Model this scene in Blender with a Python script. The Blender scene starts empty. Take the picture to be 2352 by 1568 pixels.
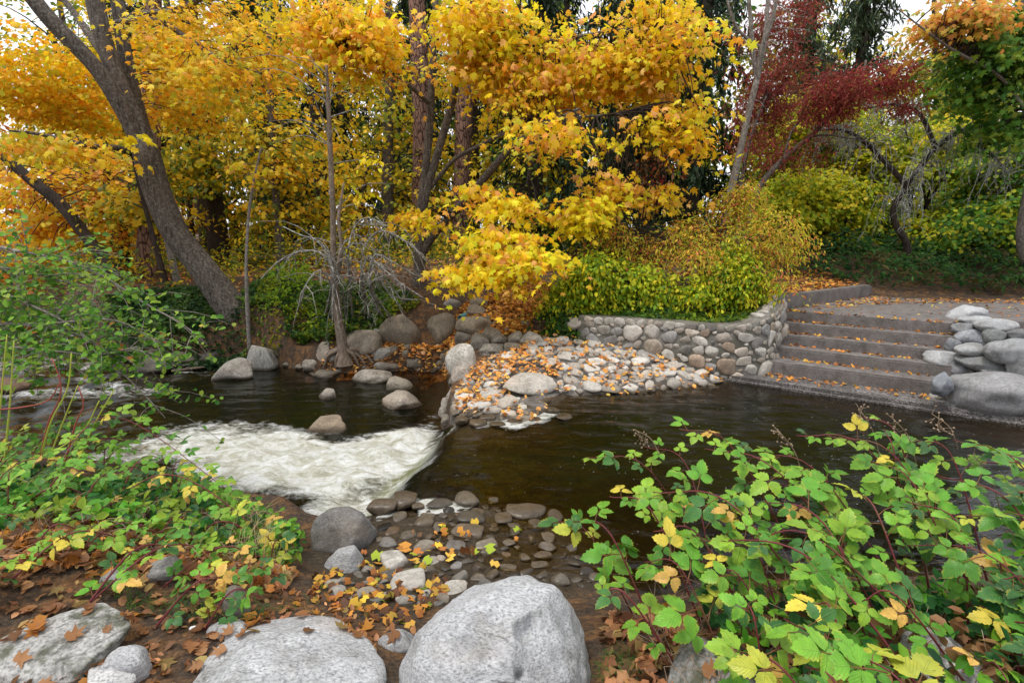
import bpy, bmesh, math, random
import numpy as np
from mathutils import Vector, Matrix, noise

# ------------------------------------------------------------------ camera, sky, sun, exposure
H = 2.1                              # camera height above the upstream water level (z = 0)
PITCH = math.radians(11.8)
F = 1176.0                           # focal length for a picture 2352 wide (18 mm on 36 mm)
sc = bpy.context.scene
cam_d = bpy.data.cameras.new('camera'); cam = bpy.data.objects.new('camera', cam_d)
sc.collection.objects.link(cam)
cam.location = (0, 0, H); cam.rotation_euler = (math.pi/2 - PITCH, 0, 0)
cam_d.lens = 18; cam_d.sensor_width = 36; cam_d.clip_start = 0.05; cam_d.clip_end = 2000
sc.camera = cam

SUN_EL, SUN_AZ = math.radians(72), math.radians(245)      # azimuth clockwise from +Y: behind and left of the camera
world = bpy.data.worlds.new('World'); sc.world = world; world.use_nodes = True
wn = world.node_tree.nodes; wl = world.node_tree.links
sky = wn.new('ShaderNodeTexSky'); sky.sky_type = 'NISHITA'; sky.sun_disc = False
sky.sun_elevation = SUN_EL; sky.sun_rotation = SUN_AZ; sky.air_density = 1.0; sky.dust_density = 3.0
hs = wn.new('ShaderNodeHueSaturation'); hs.inputs['Saturation'].default_value = 0.12; hs.inputs['Value'].default_value = 1.0
wl.new(sky.outputs[0], hs.inputs['Color'])
mixw = wn.new('ShaderNodeMix'); mixw.data_type = 'RGBA'; mixw.inputs[0].default_value = 0.8
wl.new(hs.outputs[0], mixw.inputs[6]); mixw.inputs[7].default_value = (8.6, 8.8, 9.2, 1)    # even cloud cover
wl.new(mixw.outputs[2], wn['Background'].inputs[0]); wn['Background'].inputs[1].default_value = 0.115
sun_d = bpy.data.lights.new('sun', 'SUN'); sun_d.energy = 1.5; sun_d.angle = math.radians(14); sun_d.color = (1.0, 0.95, 0.87)
sun = bpy.data.objects.new('sun', sun_d); sc.collection.objects.link(sun)
sd = Vector((math.sin(SUN_AZ)*math.cos(SUN_EL), math.cos(SUN_AZ)*math.cos(SUN_EL), math.sin(SUN_EL)))
sun.rotation_euler = sd.to_track_quat('Z', 'Y').to_euler(); sun.location = sd*30
sc.view_settings.view_transform = 'Standard'; sc.view_settings.look = 'None'
sc.view_settings.gamma = 1; sc.view_settings.use_curve_mapping = False
sc.view_settings.exposure = 0.56
sc.render.engine = 'CYCLES'
sc.cycles.max_bounces = 8; sc.cycles.diffuse_bounces = 3; sc.cycles.glossy_bounces = 2
sc.cycles.transmission_bounces = 4; sc.cycles.transparent_max_bounces = 8
sc.cycles.caustics_reflective = False; sc.cycles.caustics_refractive = False

# ------------------------------------------------------------------ helpers
rng = np.random.default_rng(7); random.seed(7)
COL = sc.collection
def ray(px, py):
    dx = (px-1176)/F; dy = -(py-784)/F; c, s = math.cos(PITCH), math.sin(PITCH)
    return np.array((dx, c+dy*s, -s+dy*c))
def at(px, py, Y):                       # the point at forward distance Y seen at a measured picture position
    r = ray(px, py); return np.array((0, 0, H)) + r*(Y/r[1])
def gz(px, py, z):                       # ... on the level z
    r = ray(px, py); return np.array((0, 0, H)) + r*((z-H)/r[2])
def sstep(a, b, x):
    t = np.clip((x-a)/(b-a), 0, 1); return t*t*(3-2*t)
def tag(o, label=None, cat=None, group=None, kind=None):
    if label: o['label'] = label
    if cat: o['category'] = cat
    if group: o['group'] = group
    if kind: o['kind'] = kind
    return o
def link(name, data, parent=None, loc=None, rot=None, scale=None, color=None):
    o = bpy.data.objects.new(name, data); COL.objects.link(o)
    if parent: o.parent = parent
    if loc is not None: o.location = loc
    if rot is not None: o.rotation_euler = rot
    if scale is not None: o.scale = scale
    if color is not None: o.color = (*color, 1) if len(color) == 3 else color
    return o
def empty(name, loc=(0, 0, 0)):
    o = link(name, None, loc=loc); o.empty_display_size = .1; return o
def child_keep(o, parent):               # parent an object that already stands in world space
    o.parent = parent; o.matrix_parent_inverse = Matrix.Translation(-Vector(parent.location)); return o
def mesh_np(name, v, f, mat=None, cols=None, smooth=False, attrs=None):
    """v (N,3); f (M,3|4) array or list of such arrays"""
    me = bpy.data.meshes.new(name); v = np.asarray(v, np.float32)
    fl = [np.asarray(a, np.int32) for a in (f if isinstance(f, list) else [f]) if len(a)]
    me.vertices.add(len(v)); me.vertices.foreach_set('co', v.ravel())
    idx = np.concatenate([a.ravel() for a in fl]); tot = np.concatenate([np.full(len(a), a.shape[1], np.int32) for a in fl])
    me.loops.add(len(idx)); me.loops.foreach_set('vertex_index', idx)
    me.polygons.add(len(tot)); st = np.zeros(len(tot), np.int32); st[1:] = np.cumsum(tot)[:-1]
    me.polygons.foreach_set('loop_start', st); me.polygons.foreach_set('loop_total', tot)
    if smooth: me.polygons.foreach_set('use_smooth', np.ones(len(tot), bool))
    me.update(calc_edges=True)
    if cols is not None:
        a = me.attributes.new('col', 'FLOAT_COLOR', 'POINT')
        c4 = np.ones((len(v), 4), np.float32); c4[:, :3] = cols; a.data.foreach_set('color', c4.ravel())
    for k, val in (attrs or {}).items():
        a = me.attributes.new(k, 'FLOAT', 'POINT'); a.data.foreach_set('value', np.asarray(val, np.float32))
    if mat: me.materials.append(mat)
    return me
def resample(pts, n):
    p = np.asarray(pts, float)
    if len(p) > 2:                        # Catmull-Rom
        q = np.vstack([2*p[0]-p[1], p, 2*p[-1]-p[-2]]); out = []
        m = 8
        for i in range(1, len(q)-2):
            for t in np.arange(m)/m:
                a, b, c, d = q[i-1:i+3]
                out.append(.5*((2*b)+(c-a)*t+(2*a-5*b+4*c-d)*t*t+(3*b-a-3*c+d)*t**3))
        out.append(p[-1]); p = np.array(out)
    L = np.r_[0, np.cumsum(np.linalg.norm(np.diff(p[:, :3], axis=0), axis=1))]
    u = np.linspace(0, L[-1], n)
    return np.stack([np.interp(u, L, p[:, k]) for k in range(p.shape[1])], 1)
class Tubes:
    def __init__(s): s.v, s.f, s.n = [], [], 0
    def add(s, pts, radii, sides=6, lump=0.0, seed=0):
        p = np.asarray(pts, float); n = len(p); r = np.broadcast_to(np.asarray(radii, float), (n,))
        t = np.gradient(p, axis=0); t /= np.linalg.norm(t, axis=1)[:, None]+1e-9
        ref = np.array((0.13, .21, .97)) if abs(t[0][2]) < .9 else np.array((1, .1, 0.05))
        a = np.cross(t, ref); a /= np.linalg.norm(a, axis=1)[:, None]+1e-9; b = np.cross(t, a)
        th = np.arange(sides)*2*np.pi/sides
        rr = np.repeat(r[:, None], sides, 1)
        if lump:
            g = np.random.default_rng(seed+n)
            ph = g.uniform(0, 6.28, 4); L = np.arange(n)[:, None]/max(n, 2)
            rr = rr*(1+lump*(np.sin(2*th[None]+ph[0]+5*L)+.6*np.sin(3*th[None]+ph[1]-9*L)+.5*np.sin(5*th[None]+ph[2]+14*L)+.8*np.sin(13*L+ph[3])))
        V = p[:, None]+rr[..., None]*(np.cos(th)[None, :, None]*a[:, None]+np.sin(th)[None, :, None]*b[:, None])
        i = np.arange(n-1)[:, None]*sides; j = np.arange(sides)[None]; k = (j+1) % sides
        q = np.stack([i+j, i+k, i+sides+k, i+sides+j], -1).reshape(-1, 4)+s.n
        s.v.append(V.reshape(-1, 3)); s.f.append(q)
        s.v.append(p[[-1]]); m = n*sides                      # close the tip
        s.cap = np.stack([np.full(sides, m), (n-1)*sides+np.arange(sides), (n-1)*sides+(np.arange(sides)+1) % sides], 1)+s.n
        s.f.append(s.cap); s.n += m+1
    def mesh(s, name, mat): return mesh_np(name, np.concatenate(s.v), s.f, mat, smooth=True)

# ------------------------------------------------------------------ material helpers
class NT:
    def __init__(s, name):
        s.m = bpy.data.materials.new(name); s.m.use_nodes = True; s.t = s.m.node_tree
        s.t.nodes.clear(); s.out = s.t.nodes.new('ShaderNodeOutputMaterial')
    def n(s, typ, **kw):
        nd = s.t.nodes.new('ShaderNode'+typ)
        for k, v in kw.items():
            if k.startswith('i_'): s.set(nd.inputs[k[2:].replace('_', ' ')], v)
            else: setattr(nd, k, v)
        return nd
    def set(s, sock, v):
        if isinstance(v, bpy.types.NodeSocket): s.t.links.new(v, sock)
        elif isinstance(v, (tuple, list)) and len(v) == 3 and sock.type == 'RGBA': sock.default_value = (*v, 1)
        else: sock.default_value = v
    def noise(s, vec, scale, detail=3, rough=.55, dist=0):
        nd = s.n('TexNoise'); s.set(nd.inputs['Vector'], vec); nd.inputs['Scale'].default_value = scale
        nd.inputs['Detail'].default_value = detail; nd.inputs['Roughness'].default_value = rough; nd.inputs['Distortion'].default_value = dist
        return nd.outputs['Fac']
    def ramp(s, fac, stops, interp='LINEAR'):
        nd = s.n('ValToRGB'); s.set(nd.inputs[0], fac); cr = nd.color_ramp; cr.interpolation = interp
        while len(cr.elements) < len(stops): cr.elements.new(.5)
        for e, (p, c) in zip(cr.elements, stops):
            e.position = p; e.color = (*c, 1) if isinstance(c, (tuple, list)) else (c, c, c, 1)
        return nd.outputs[0]
    def mix(s, fac, a, b, mode='MIX'):
        nd = s.n('Mix', data_type='RGBA', blend_type=mode); s.set(nd.inputs[0], fac); s.set(nd.inputs[6], a); s.set(nd.inputs[7], b); return nd.outputs[2]
    def math(s, op, a, b=0.0, c=0.0):
        nd = s.n('Math', operation=op); s.set(nd.inputs[0], a); s.set(nd.inputs[1], b); s.set(nd.inputs[2], c); return nd.outputs[0]
    def pos(s, scale=(1, 1, 1), rot=(0, 0, 0), shift=None):
        g = s.n('NewGeometry').outputs['Position']
        if shift is not None:
            v = s.n('VectorMath', operation='ADD'); s.set(v.inputs[0], g); s.set(v.inputs[1], shift); g = v.outputs[0]
        mp = s.n('Mapping'); s.set(mp.inputs['Vector'], g); mp.inputs['Scale'].default_value = scale; mp.inputs['Rotation'].default_value = rot
        return mp.outputs[0]
    def attr(s, name, out='Color'): return s.n('Attribute', attribute_name=name).outputs[out]
    def bump(s, h, strength=.5, dist=.01):
        nd = s.n('Bump'); s.set(nd.inputs['Height'], h); nd.inputs['Strength'].default_value = strength; nd.inputs['Distance'].default_value = dist; return nd.outputs[0]
    def principled(s, base, rough=.8, spec=.3, normal=None):
        p = s.n('BsdfPrincipled'); s.set(p.inputs['Base Color'], base); s.set(p.inputs['Roughness'], rough); s.set(p.inputs['Specular IOR Level'], spec)
        if normal is not None: s.set(p.inputs['Normal'], normal)
        return p.outputs[0]
    def mixsh(s, fac, a, b):
        nd = s.n('MixShader'); s.set(nd.inputs[0], fac); s.t.links.new(a, nd.inputs[1]); s.t.links.new(b, nd.inputs[2]); return nd.outputs[0]
    def done(s, sh): s.t.links.new(sh, s.out.inputs[0]); return s.m

def leaf_mat(name, source='attr', trans=.38, rough=.5):
    m = NT(name)
    c = m.attr('col') if source == 'attr' else m.n('ObjectInfo').outputs['Color']
    if source != 'attr':                              # veins and blotches on big leaves
        tc = m.n('TexCoord').outputs['Object']
        nz = m.noise(tc, 30, 3); c = m.mix(m.ramp(nz, [(.52, 0), (.72, .55)]), c, m.mix(.5, c, (.55, .42, .05)))
        c = m.mix(.35, c, m.ramp(m.noise(tc, 80, 2), [(.3, .35), (.7, 1.0)]), 'MULTIPLY')
    d = m.principled(c, rough, .25)
    t = m.n('BsdfTranslucent'); m.set(t.inputs[0], c)
    return m.done(m.mixsh(trans, d, t.outputs[0]))
def rock_mat(name, tint=True, pink=.45, base=(.42, .41, .39), dark=(.12, .115, .11), scale=60, contrast=(.38, .62), big=.5, wet=True, moss=0.0, folia=False, crack=False):
    m = NT(name); oi = m.n('ObjectInfo')
    sh = m.n('CombineXYZ'); r10 = m.math('MULTIPLY', oi.outputs['Random'], 37.0); m.set(sh.inputs[0], r10); m.set(sh.inputs[1], r10); m.set(sh.inputs[2], r10)
    p = m.pos(shift=sh.outputs[0], scale=(1, 1, 1) if not folia else (1, 1.6, 2.6), rot=(0, 0, 0) if not folia else (.3, .2, .6))
    fine = m.noise(p, scale, 4, .7)
    col = m.ramp(fine, [(contrast[0], dark), (contrast[1], base)])
    cl = m.noise(p, scale*.18, 4, .6); col = m.mix(m.ramp(cl, [(.35, .55), (.6, 0)]), col, tuple(.55*a for a in base))
    lg = m.noise(p, 3.5, 4, .6)
    col = m.mix(big, col, m.ramp(lg, [(.3, (.5, .47, .43)), (.5, (.85, .84, .82)), (.72, (1.1, 1.08, 1.05))]), 'MULTIPLY')
    if tint: col = m.mix(1.0, col, oi.outputs['Color'], 'MULTIPLY')
    pk = m.noise(p, 1.7, 2); col = m.mix(m.ramp(pk, [(.58, 0), (.75, pink)]), col, m.mix(.5, col, (.5, .33, .2)))
    stn = m.noise(m.pos((1, 1, .5), shift=sh.outputs[0]), 5.5, 6, .7, .8); col = m.mix(m.ramp(stn, [(.50, 0), (.66, .55)]), col, m.mix(1.0, col, (.45, .43, .38), 'MULTIPLY'))
    if moss:
        up = m.n('SeparateXYZ'); m.set(up.inputs[0], m.n('NewGeometry').outputs['Normal'])
        mk = m.math('MULTIPLY', m.ramp(m.noise(p, 7, 5, .65), [(.5, 0), (.62, 1)]), moss); col = m.mix(mk, col, (.045, .05, .018))
    if crack:
        wv = m.n('VectorMath', operation='ADD'); m.set(wv.inputs[0], p); nv = m.n('TexNoise'); m.set(nv.inputs['Vector'], p); nv.inputs['Scale'].default_value = 4; sv = m.n('VectorMath', operation='SCALE'); m.set(sv.inputs[0], nv.outputs['Color']); sv.inputs['Scale'].default_value = .5; m.set(wv.inputs[1], sv.outputs[0])
        vc = m.n('TexVoronoi', feature='DISTANCE_TO_EDGE'); m.set(vc.inputs['Vector'], wv.outputs[0]); vc.inputs['Scale'].default_value = 1.3
        ck = m.math('MULTIPLY', m.ramp(vc.outputs[0], [(.0, 1), (.016, 0)]), m.ramp(lg, [(.45, 0), (.6, 1)])); col = m.mix(m.math('MULTIPLY', ck, .7), col, (.05, .045, .04))
    rough = .85
    if wet:                                            # a wet, darker waterline
        z = m.n('SeparateXYZ'); m.set(z.inputs[0], m.n('NewGeometry').outputs['Position'])
        zz = m.math('SUBTRACT', m.math('MULTIPLY_ADD', lg, -.06, z.outputs[2]), m.math('SUBTRACT', oi.outputs['Alpha'], 1.0))   # alpha = 1 + local water level
        w = m.n('MapRange', clamp=True); m.set(w.inputs['Value'], zz)
        for k, v in (('From Min', -.01), ('From Max', .035), ('To Min', 1), ('To Max', 0)): w.inputs[k].default_value = v
        w = w.outputs[0]
        col = m.mix(w, col, m.mix(1.0, col, (.34, .30, .25), 'MULTIPLY')); rough = m.math('MULTIPLY_ADD', w, -.55, .85)
    nrm = m.bump(m.math('ADD', m.math('MULTIPLY', fine, .25), m.math('ADD', cl, m.math('MULTIPLY', lg, 2.0))), .55, .012)
    return m.done(m.principled(col, rough, .3, nrm))
def bark_mat(name, c0, c1, stretch=.18, scale=28, lichen=0.0, lcol=(.42, .44, .36), plates=False):
    m = NT(name); p = m.pos((1, 1, stretch)); f = m.noise(p, scale, 5, .65, .6)
    if plates:
        vo = m.n('TexVoronoi', feature='DISTANCE_TO_EDGE'); m.set(vo.inputs['Vector'], m.pos((1, 1, .3))); vo.inputs['Scale'].default_value = 11
        f = m.math('MULTIPLY', m.ramp(vo.outputs[0], [(0, .25), (.14, 1)]), m.math('ADD', f, .35))
    c = m.ramp(f, [(.3, c0), (.7, c1)])
    c = m.mix(.6, c, m.ramp(m.noise(m.pos(), 2.2, 3), [(.3, .55), (.7, 1.15)]), 'MULTIPLY')
    if lichen: c = m.mix(m.math('MULTIPLY', m.ramp(m.noise(m.pos(), 22, 4, .7), [(.5, 0), (.6, 1)]), lichen), c, lcol)
    return m.done(m.principled(c, .9, .2, m.bump(f, .9, .03)))
# ------------------------------------------------------------------ ground, river bed and banks
ZD = -0.35                                   # water level below the weir
def P2(l): return np.array([gz(*a)[:2] for a in l])
# water outline: far bank from the left, weir end, upstream shore, ledge, right, near bank back to the left
far_dn = P2([(60, 702, ZD), (180, 768, ZD), (290, 815, ZD), (350, 834, ZD), (480, 828, ZD), (600, 830, ZD), (660, 842, ZD), (720, 852, ZD), (800, 856, ZD), (880, 850, ZD), (960, 848, ZD), (1028, 846, ZD)])
apron_side = P2([(1046, 884, -.2), (1036, 915, -.2), (1022, 945, -.2), (1036, 968, -.1)])
far_up = P2([(1100, 985, 0), (1240, 985, 0), (1285, 930, 0), (1310, 908, 0), (1400, 905, 0), (1500, 895, 0), (1640, 880, 0), (1692, 868, 0), (1950, 918, 0), (2160, 952, 0), (2352, 1000, 0), (2560, 1060, 0)])
near_up = P2([(3000, 1330, 0), (2352, 1330, 0), (2000, 1350, 0), (1700, 1370, 0), (1500, 1380, 0), (1400, 1330, 0), (1340, 1260, 0), (1290, 1195, 0), (1200, 1165, 0), (1100, 1155, 0), (1000, 1165, 0), (920, 1180, 0), (862, 1198, 0)])
near_dn = P2([(800, 1262, ZD), (735, 1255, ZD), (690, 1225, ZD), (600, 1195, ZD), (450, 1160, ZD), (250, 1120, ZD), (60, 1085, ZD), (-200, 1040, ZD)])
farleft = np.array([(-14., 7.2), (-26, 12), (-40, 26), (-26, 24)])
WPOLY = np.vstack([far_dn, apron_side, far_up, [(13, 5.0)], [(13, 3.2)], near_up, near_dn, farleft])
WEIR = np.vstack([[(-1.15, 14.)], P2([(1030, 846, ZD)]), P2([(1046, 884, -.2), (1036, 915, -.2), (1022, 945, -.2)]), P2([(1040, 963, -.05), (1008, 997, -.05), (968, 1040, -.05), (920, 1092, -.05), (880, 1135, -.05), (850, 1168, -.05)]), P2([(780, 1235, -.1), (735, 1330, 0)]), [(-1.0, -1.)]])
def polydist(poly, x, y, closed=True):
    p = poly; q = np.roll(p, -1, 0) if closed else p[1:]; p = p if closed else p[:-1]
    best = np.full(x.shape, 1e9); side = np.zeros(x.shape); ins = np.zeros(x.shape, bool); arc = np.zeros(x.shape); acc = 0
    for a, b in zip(p, q):
        d = b-a; L2 = d@d+1e-12; t = np.clip(((x-a[0])*d[0]+(y-a[1])*d[1])/L2, 0, 1)
        ex = x-a[0]-t*d[0]; ey = y-a[1]-t*d[1]; dd = ex*ex+ey*ey; m = dd < best
        best = np.where(m, dd, best); side = np.where(m, d[0]*(y-a[1])-d[1]*(x-a[0]), side); arc = np.where(m, acc+t*math.sqrt(L2), arc); acc += math.sqrt(L2)
        if closed:
            c = ((a[1] > y) != (b[1] > y)); xi = a[0]+(y-a[1])*(b[0]-a[0])/(b[1]-a[1]+1e-12); ins ^= c & (x < xi)
    return np.sqrt(best), (ins if closed else side), arc
def weir_s(x, y):                            # signed distance to the lip, positive downstream
    d, s, arc = polydist(WEIR, x, y, False); return np.where(s < 0, d, -d)
def vnoise(x, y, sc_, seed=0):               # cheap smooth noise from rotated sines
    g = np.random.default_rng(seed); o = 0
    for k in range(7):
        a = g.uniform(0, 6.28); f = sc_*g.uniform(.6, 1.7); o = o+np.sin((x*math.cos(a)+y*math.sin(a))*f+g.uniform(0, 6.28))
    return o/3.2
class RBF:
    def __init__(s, pts):
        p = np.array(pts, float); s.p = p[:, :2]; n = len(p)
        D = np.linalg.norm(s.p[:, None]-s.p[None], axis=2)
        A = np.zeros((n+3, n+3)); A[:n, :n] = D+np.eye(n)*-.02; A[:n, n] = 1; A[:n, n+1:] = s.p; A[n:, :n] = A[:n, n:].T
        s.w = np.linalg.solve(A, np.r_[p[:, 2], 0, 0, 0])
    def __call__(s, x, y):
        sh = x.shape; x = x.ravel(); y = y.ravel(); o = s.w[-3]+s.w[-2]*x+s.w[-1]*y
        for (a, b), w in zip(s.p, s.w[:-3]): o = o+w*np.hypot(x-a, y-b)
        return o.reshape(sh)
def G(l): return [tuple(gz(*a)) for a in l]
common = G([(300, 1400, .42), (100, 1520, .48), (650, 1420, .38), (690, 1310, .12), (500, 1320, .35), (200, 1260, .5), (40, 1150, .5), (400, 1200, .18), (560, 1230, .1), (250, 1165, .08), (60, 1130, .1),
     (900, 1450, .3), (760, 1370, .12), (900, 1370, .08), (1050, 1350, .06), (1000, 1250, .0), (1200, 1200, -.012), (1250, 1290, -.03), (920, 1215, .0), (1100, 1180, -.015), (850, 1290, .02),
     (1176, 1560, .36), (1400, 1440, .3), (1700, 1440, .32), (2000, 1420, .35), (2300, 1400, .38), (1500, 1560, .42), (2000, 1560, .48), (2340, 1560, .5), (700, 1560, .45), (1450, 1390, .1), (2000, 1365, .1),
     (330, 800, .0), (450, 800, .05), (590, 790, .12), (560, 740, .5), (640, 700, .8), (700, 800, -.05), (790, 838, -.18), (760, 790, .15), (850, 830, -.15), (950, 830, -.15), (870, 780, .15), (930, 785, .12), (1010, 780, .12), (1020, 830, -.1),
     (920, 720, .6), (1000, 715, .62), (1090, 715, .62), (800, 720, .55), (700, 720, .6), (450, 740, .35), (400, 780, .1), (300, 760, .2),
     (960, 665, .95), (1050, 680, .85), (1180, 660, .95), (1200, 720, .68), (1250, 750, .5), (1160, 750, .5), (1100, 780, .35),
     (700, 640, 1.05), (500, 640, 1.05), (300, 660, .9), (100, 650, .9), (1100, 640, 1.1)])
common += [(-8, 14, .9), (-14, 19, .9), (-20, 26, 1.0), (-2, 16, 1.35), (3, 16, 1.4), (-8, 24, 1.5), (5, 28, 1.8), (-40, 45, 2), (0, 60, 2.4), (40, 60, 3), (-60, 20, 1.5), (60, 20, 2), (-8, 2.5, .7), (-16, 4, .9), (-5, .5, .7), (0, -3, .6), (6, 0, .7), (9, 2.0, .5), (20, 2, .8), (-20, -10, 1), (20, -10, 1), (0, -60, 1), (-60, -60, 1), (60, -60, 1)]
apron_pts = G([(1040, 935, .02), (1100, 900, .08), (1160, 930, .03), (1215, 880, .14), (1300, 893, .04), (1200, 790, .40), (1335, 790, .36), (1450, 815, .27), (1560, 842, .14), (1640, 866, .05), (1400, 890, .05), (1060, 855, .2), (1250, 835, .26), (1450, 862, .12), (1100, 830, .28), (1550, 875, .03), (1700, 862, .03), (1200, 950, -.02), (1100, 955, -.01), (1250, 930, -.01)])
lower = common+apron_pts+[(3.75, 7.3, -.05), (5.3, 6.2, -.05), (3.9, 7.6, .15), (5.6, 6.5, .15), (4.5, 8.3, .6), (6.3, 7.1, .6), (4.7, 8.6, .78), (7, 8, .78), (7.4, 10.2, .8), (9, 9, .8), (8.5, 6.5, .6), (7, 6, .3), (6.0, 5.6, .0), (9.5, 5.2, .2), (7.8, 10.6, 1.0), (9.7, 10.4, .95), (14, 9, .85), (16, 11, 1.1), (12, 13, 1.7), (9, 13, 1.65), (8, 16, 1.9), (20, 16, 2.3), (14, 6, .7), (15, 18, 2.2)]
upper = common+[(1.3, 8.5, .76), (2.0, 8.3, .76), (2.9, 7.8, .76), (3.4, 7.8, .78), (4.0, 8.2, .9), (4.5, 8.8, 1.02), (5.5, 9.4, 1.04), (7.3, 10.7, 1.04), (2, 10, .95), (4, 10, 1.05), (6, 12, 1.25), (8, 12, 1.4), (3, 12, 1.15), (8, 16, 1.9), (9, 13, 1.65), (15, 18, 2.2), (1.2, 9.2, .78)]
R_LO, R_UP = RBF(lower), RBF(upper)
wall_px = [(1335, 727, .80), (1450, 733, .80), (1560, 741, .80), (1640, 746, .80), (1710, 745, .82), (1765, 730, .90), (1795, 705, 1.0), (1804, 682, 1.08)]
WALL = resample([gz(*a) for a in wall_px], 60)                     # top outer edge of the stone wall, x y z
KERB0, KERB1 = np.array((4.62, 8.62)), np.array((7.40, 10.52))
UPPOLY = np.vstack([[(0.6, 8.6)], [(.98, 8.28)], WALL[::4, :2]+np.array((0, .12)), [KERB0+(-.03, .08)], [KERB1+(-.03, .1)], [(7.6, 11)], [(8, 16)], [(-1, 16)], [(0.2, 10)]])
def ground_z(x, y):
    x = np.asarray(x, float); y = np.asarray(y, float)
    b = R_LO(x, y); _, ins, _ = polydist(UPPOLY, x, y); b = np.where(ins, R_UP(x, y), b)
    b = b+.018*vnoise(x, y, 5, 1)+.01*vnoise(x, y, 14, 2)
    d, w, _ = polydist(WPOLY, x, y); s = weir_s(x, y)
    lvl = np.where(s > 0, ZD, 0.0); sd_ = np.where(w, d, -d)
    bed = lvl-.07-.5*sstep(0, 1.3, sd_)+.04*vnoise(x, y, 3, 3)
    bed = np.where(s > -.05, np.minimum(bed, ZD-.1), bed)
    k = sstep(-.10, .10, sd_)
    return b*(1-k)+np.minimum(bed, b)*k
def gz1(x, y): return float(ground_z(np.array([x]), np.array([y]))[0])
def axis(lo, hi, step, far, n):
    mid = np.arange(lo, hi+step/2, step); k = np.linspace(0, 1, n+1)[1:]**2.5
    return np.r_[(lo-(far+lo)*k)[::-1], mid, hi+(far-hi)*k]
gx = axis(-10, 10, .055, 260, 26); gy = axis(.4, 12.5, .055, 260, 26)
gy = np.r_[-60, -20, -6, -2, 0, gy[gy >= .4]]
X, Y = np.meshgrid(gx, gy); Z = ground_z(X, Y)
nx, ny = len(gx), len(gy)
ii = np.arange(ny-1)[:, None]*nx+np.arange(nx-1)[None]
quads = np.stack([ii, ii+1, ii+nx+1, ii+nx], -1).reshape(-1, 4)

m = NT('soil_and_litter'); p = m.pos()
n1, n2, n3 = m.noise(p, 6, 6, .65), m.noise(p, 45, 5, .7), m.noise(p, 1.3, 3)
c = m.ramp(n2, [(.3, (.018, .012, .008)), (.52, (.055, .038, .026)), (.7, (.13, .085, .05))])
vo = m.n('TexVoronoi'); m.set(vo.inputs['Vector'], m.pos((1, 1, .5))); vo.inputs['Scale'].default_value = 16
lit = m.ramp(vo.outputs['Color'], [(.2, (.10, .045, .018)), (.5, (.22, .10, .03)), (.8, (.33, .16, .05))])
c = m.mix(m.math('MULTIPLY', m.ramp(n1, [(.42, 0), (.6, .75)]), m.ramp(n2, [(.35, .2), (.6, 1)])), c, lit)
zz = m.n('SeparateXYZ'); m.set(zz.inputs[0], m.n('NewGeometry').outputs['Position'])
wt = m.attr('wet', 'Fac'); c = m.mix(wt, c, m.ramp(n2, [(.3, (.014, .010, .006)), (.7, (.075, .052, .028))]))
M_SOIL = m.done(m.principled(c, m.math('MULTIPLY_ADD', wt, -.45, .9), .35, m.bump(m.math('ADD', n2, m.math('MULTIPLY', vo.outputs[0], .8)), .8, .025)))
Sg = weir_s(X, Y); wetv = sstep(.05, -.02, Z-np.where(Sg > 0, ZD, 0.02))
SILL = P2([(715, 1250, 0), (870, 1165, 0), (1130, 1150, 0), (1300, 1190, 0), (1430, 1350, 0), (1200, 1370, .05), (960, 1420, .12), (750, 1400, .15)]); dS, iS, _ = polydist(SILL, X, Y); wetv = np.maximum(wetv, sstep(-.12, .05, np.where(iS, dS, -dS)+.04*vnoise(X, Y, 9, 4)))
me = mesh_np('ground', np.stack([X, Y, Z], -1).reshape(-1, 3), quads, M_SOIL, smooth=True, attrs={'wet': wetv.ravel()})
ground = tag(link('ground', me), 'dark soil banks and leaf-strewn forest floor around the stream', kind='structure')

# ------------------------------------------------------------------ water
wx = np.arange(-12, 12.01, .05); wy = np.arange(2.2, 11.5, .04)
wx = np.r_[np.linspace(-40, -12.5, 70), wx]; wy = np.r_[wy, np.linspace(11.6, 27, 60)]
X, Y = np.meshgrid(wx, wy); S = weir_s(X, Y); gzv = ground_z(X, Y)
dW, inW, _ = polydist(WPOLY, X, Y); _, _, ARC = polydist(WEIR, X, Y, False)
fall = sstep(-.22, .34, S+.04*vnoise(X, Y, 6, 20))
fall = np.maximum(fall, sstep(5.75, 6.15, Y)*sstep(-.14, -.03, S))
base = ZD*fall-.035*sstep(-.9, -.1, S)*sstep(.9, .2, S)
# plunge pool: white water fans out below the lip
lipc = P2([(960, 1060, 0)])[0]; FD = np.array((-.965, -.10)); FD = FD/np.linalg.norm(FD)
rx, ry = X-lipc[0], Y-lipc[1]; along = rx*FD[0]+ry*FD[1]; acr = -rx*FD[1]+ry*FD[0]
FOAMP = P2([(1046, 966, -.1), (1010, 1002, -.2), (968, 1048, -.3), (935, 1095, -.33), (890, 1150, -.33), (850, 1185, ZD), (800, 1225, ZD), (720, 1225, ZD), (640, 1195, ZD), (540, 1150, ZD), (420, 1100, ZD), (300, 1075, ZD), (180, 1055, ZD), (200, 1030, ZD), (330, 1003, ZD), (440, 982, ZD), (540, 968, ZD), (640, 976, ZD), (690, 995, ZD), (800, 1004, ZD), (860, 995, ZD), (940, 986, ZD), (1000, 974, ZD)])
dF, inF, _ = polydist(FOAMP, X, Y); sF = np.where(inF, dF, -dF)
wob = vnoise(X*1.0, Y*1.6, 3.2, 5)
foam = sstep(-.40, .62, sF+.26*wob)
foam = np.where(inF | (sF > -.5), foam, 0)
foam = foam*sstep(.02, .2, S+.05*vnoise(X, Y, 12, 22))
foam = foam*(1-.45*sstep(1.2, 4.0, along))
lipf = np.zeros_like(foam)
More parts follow.
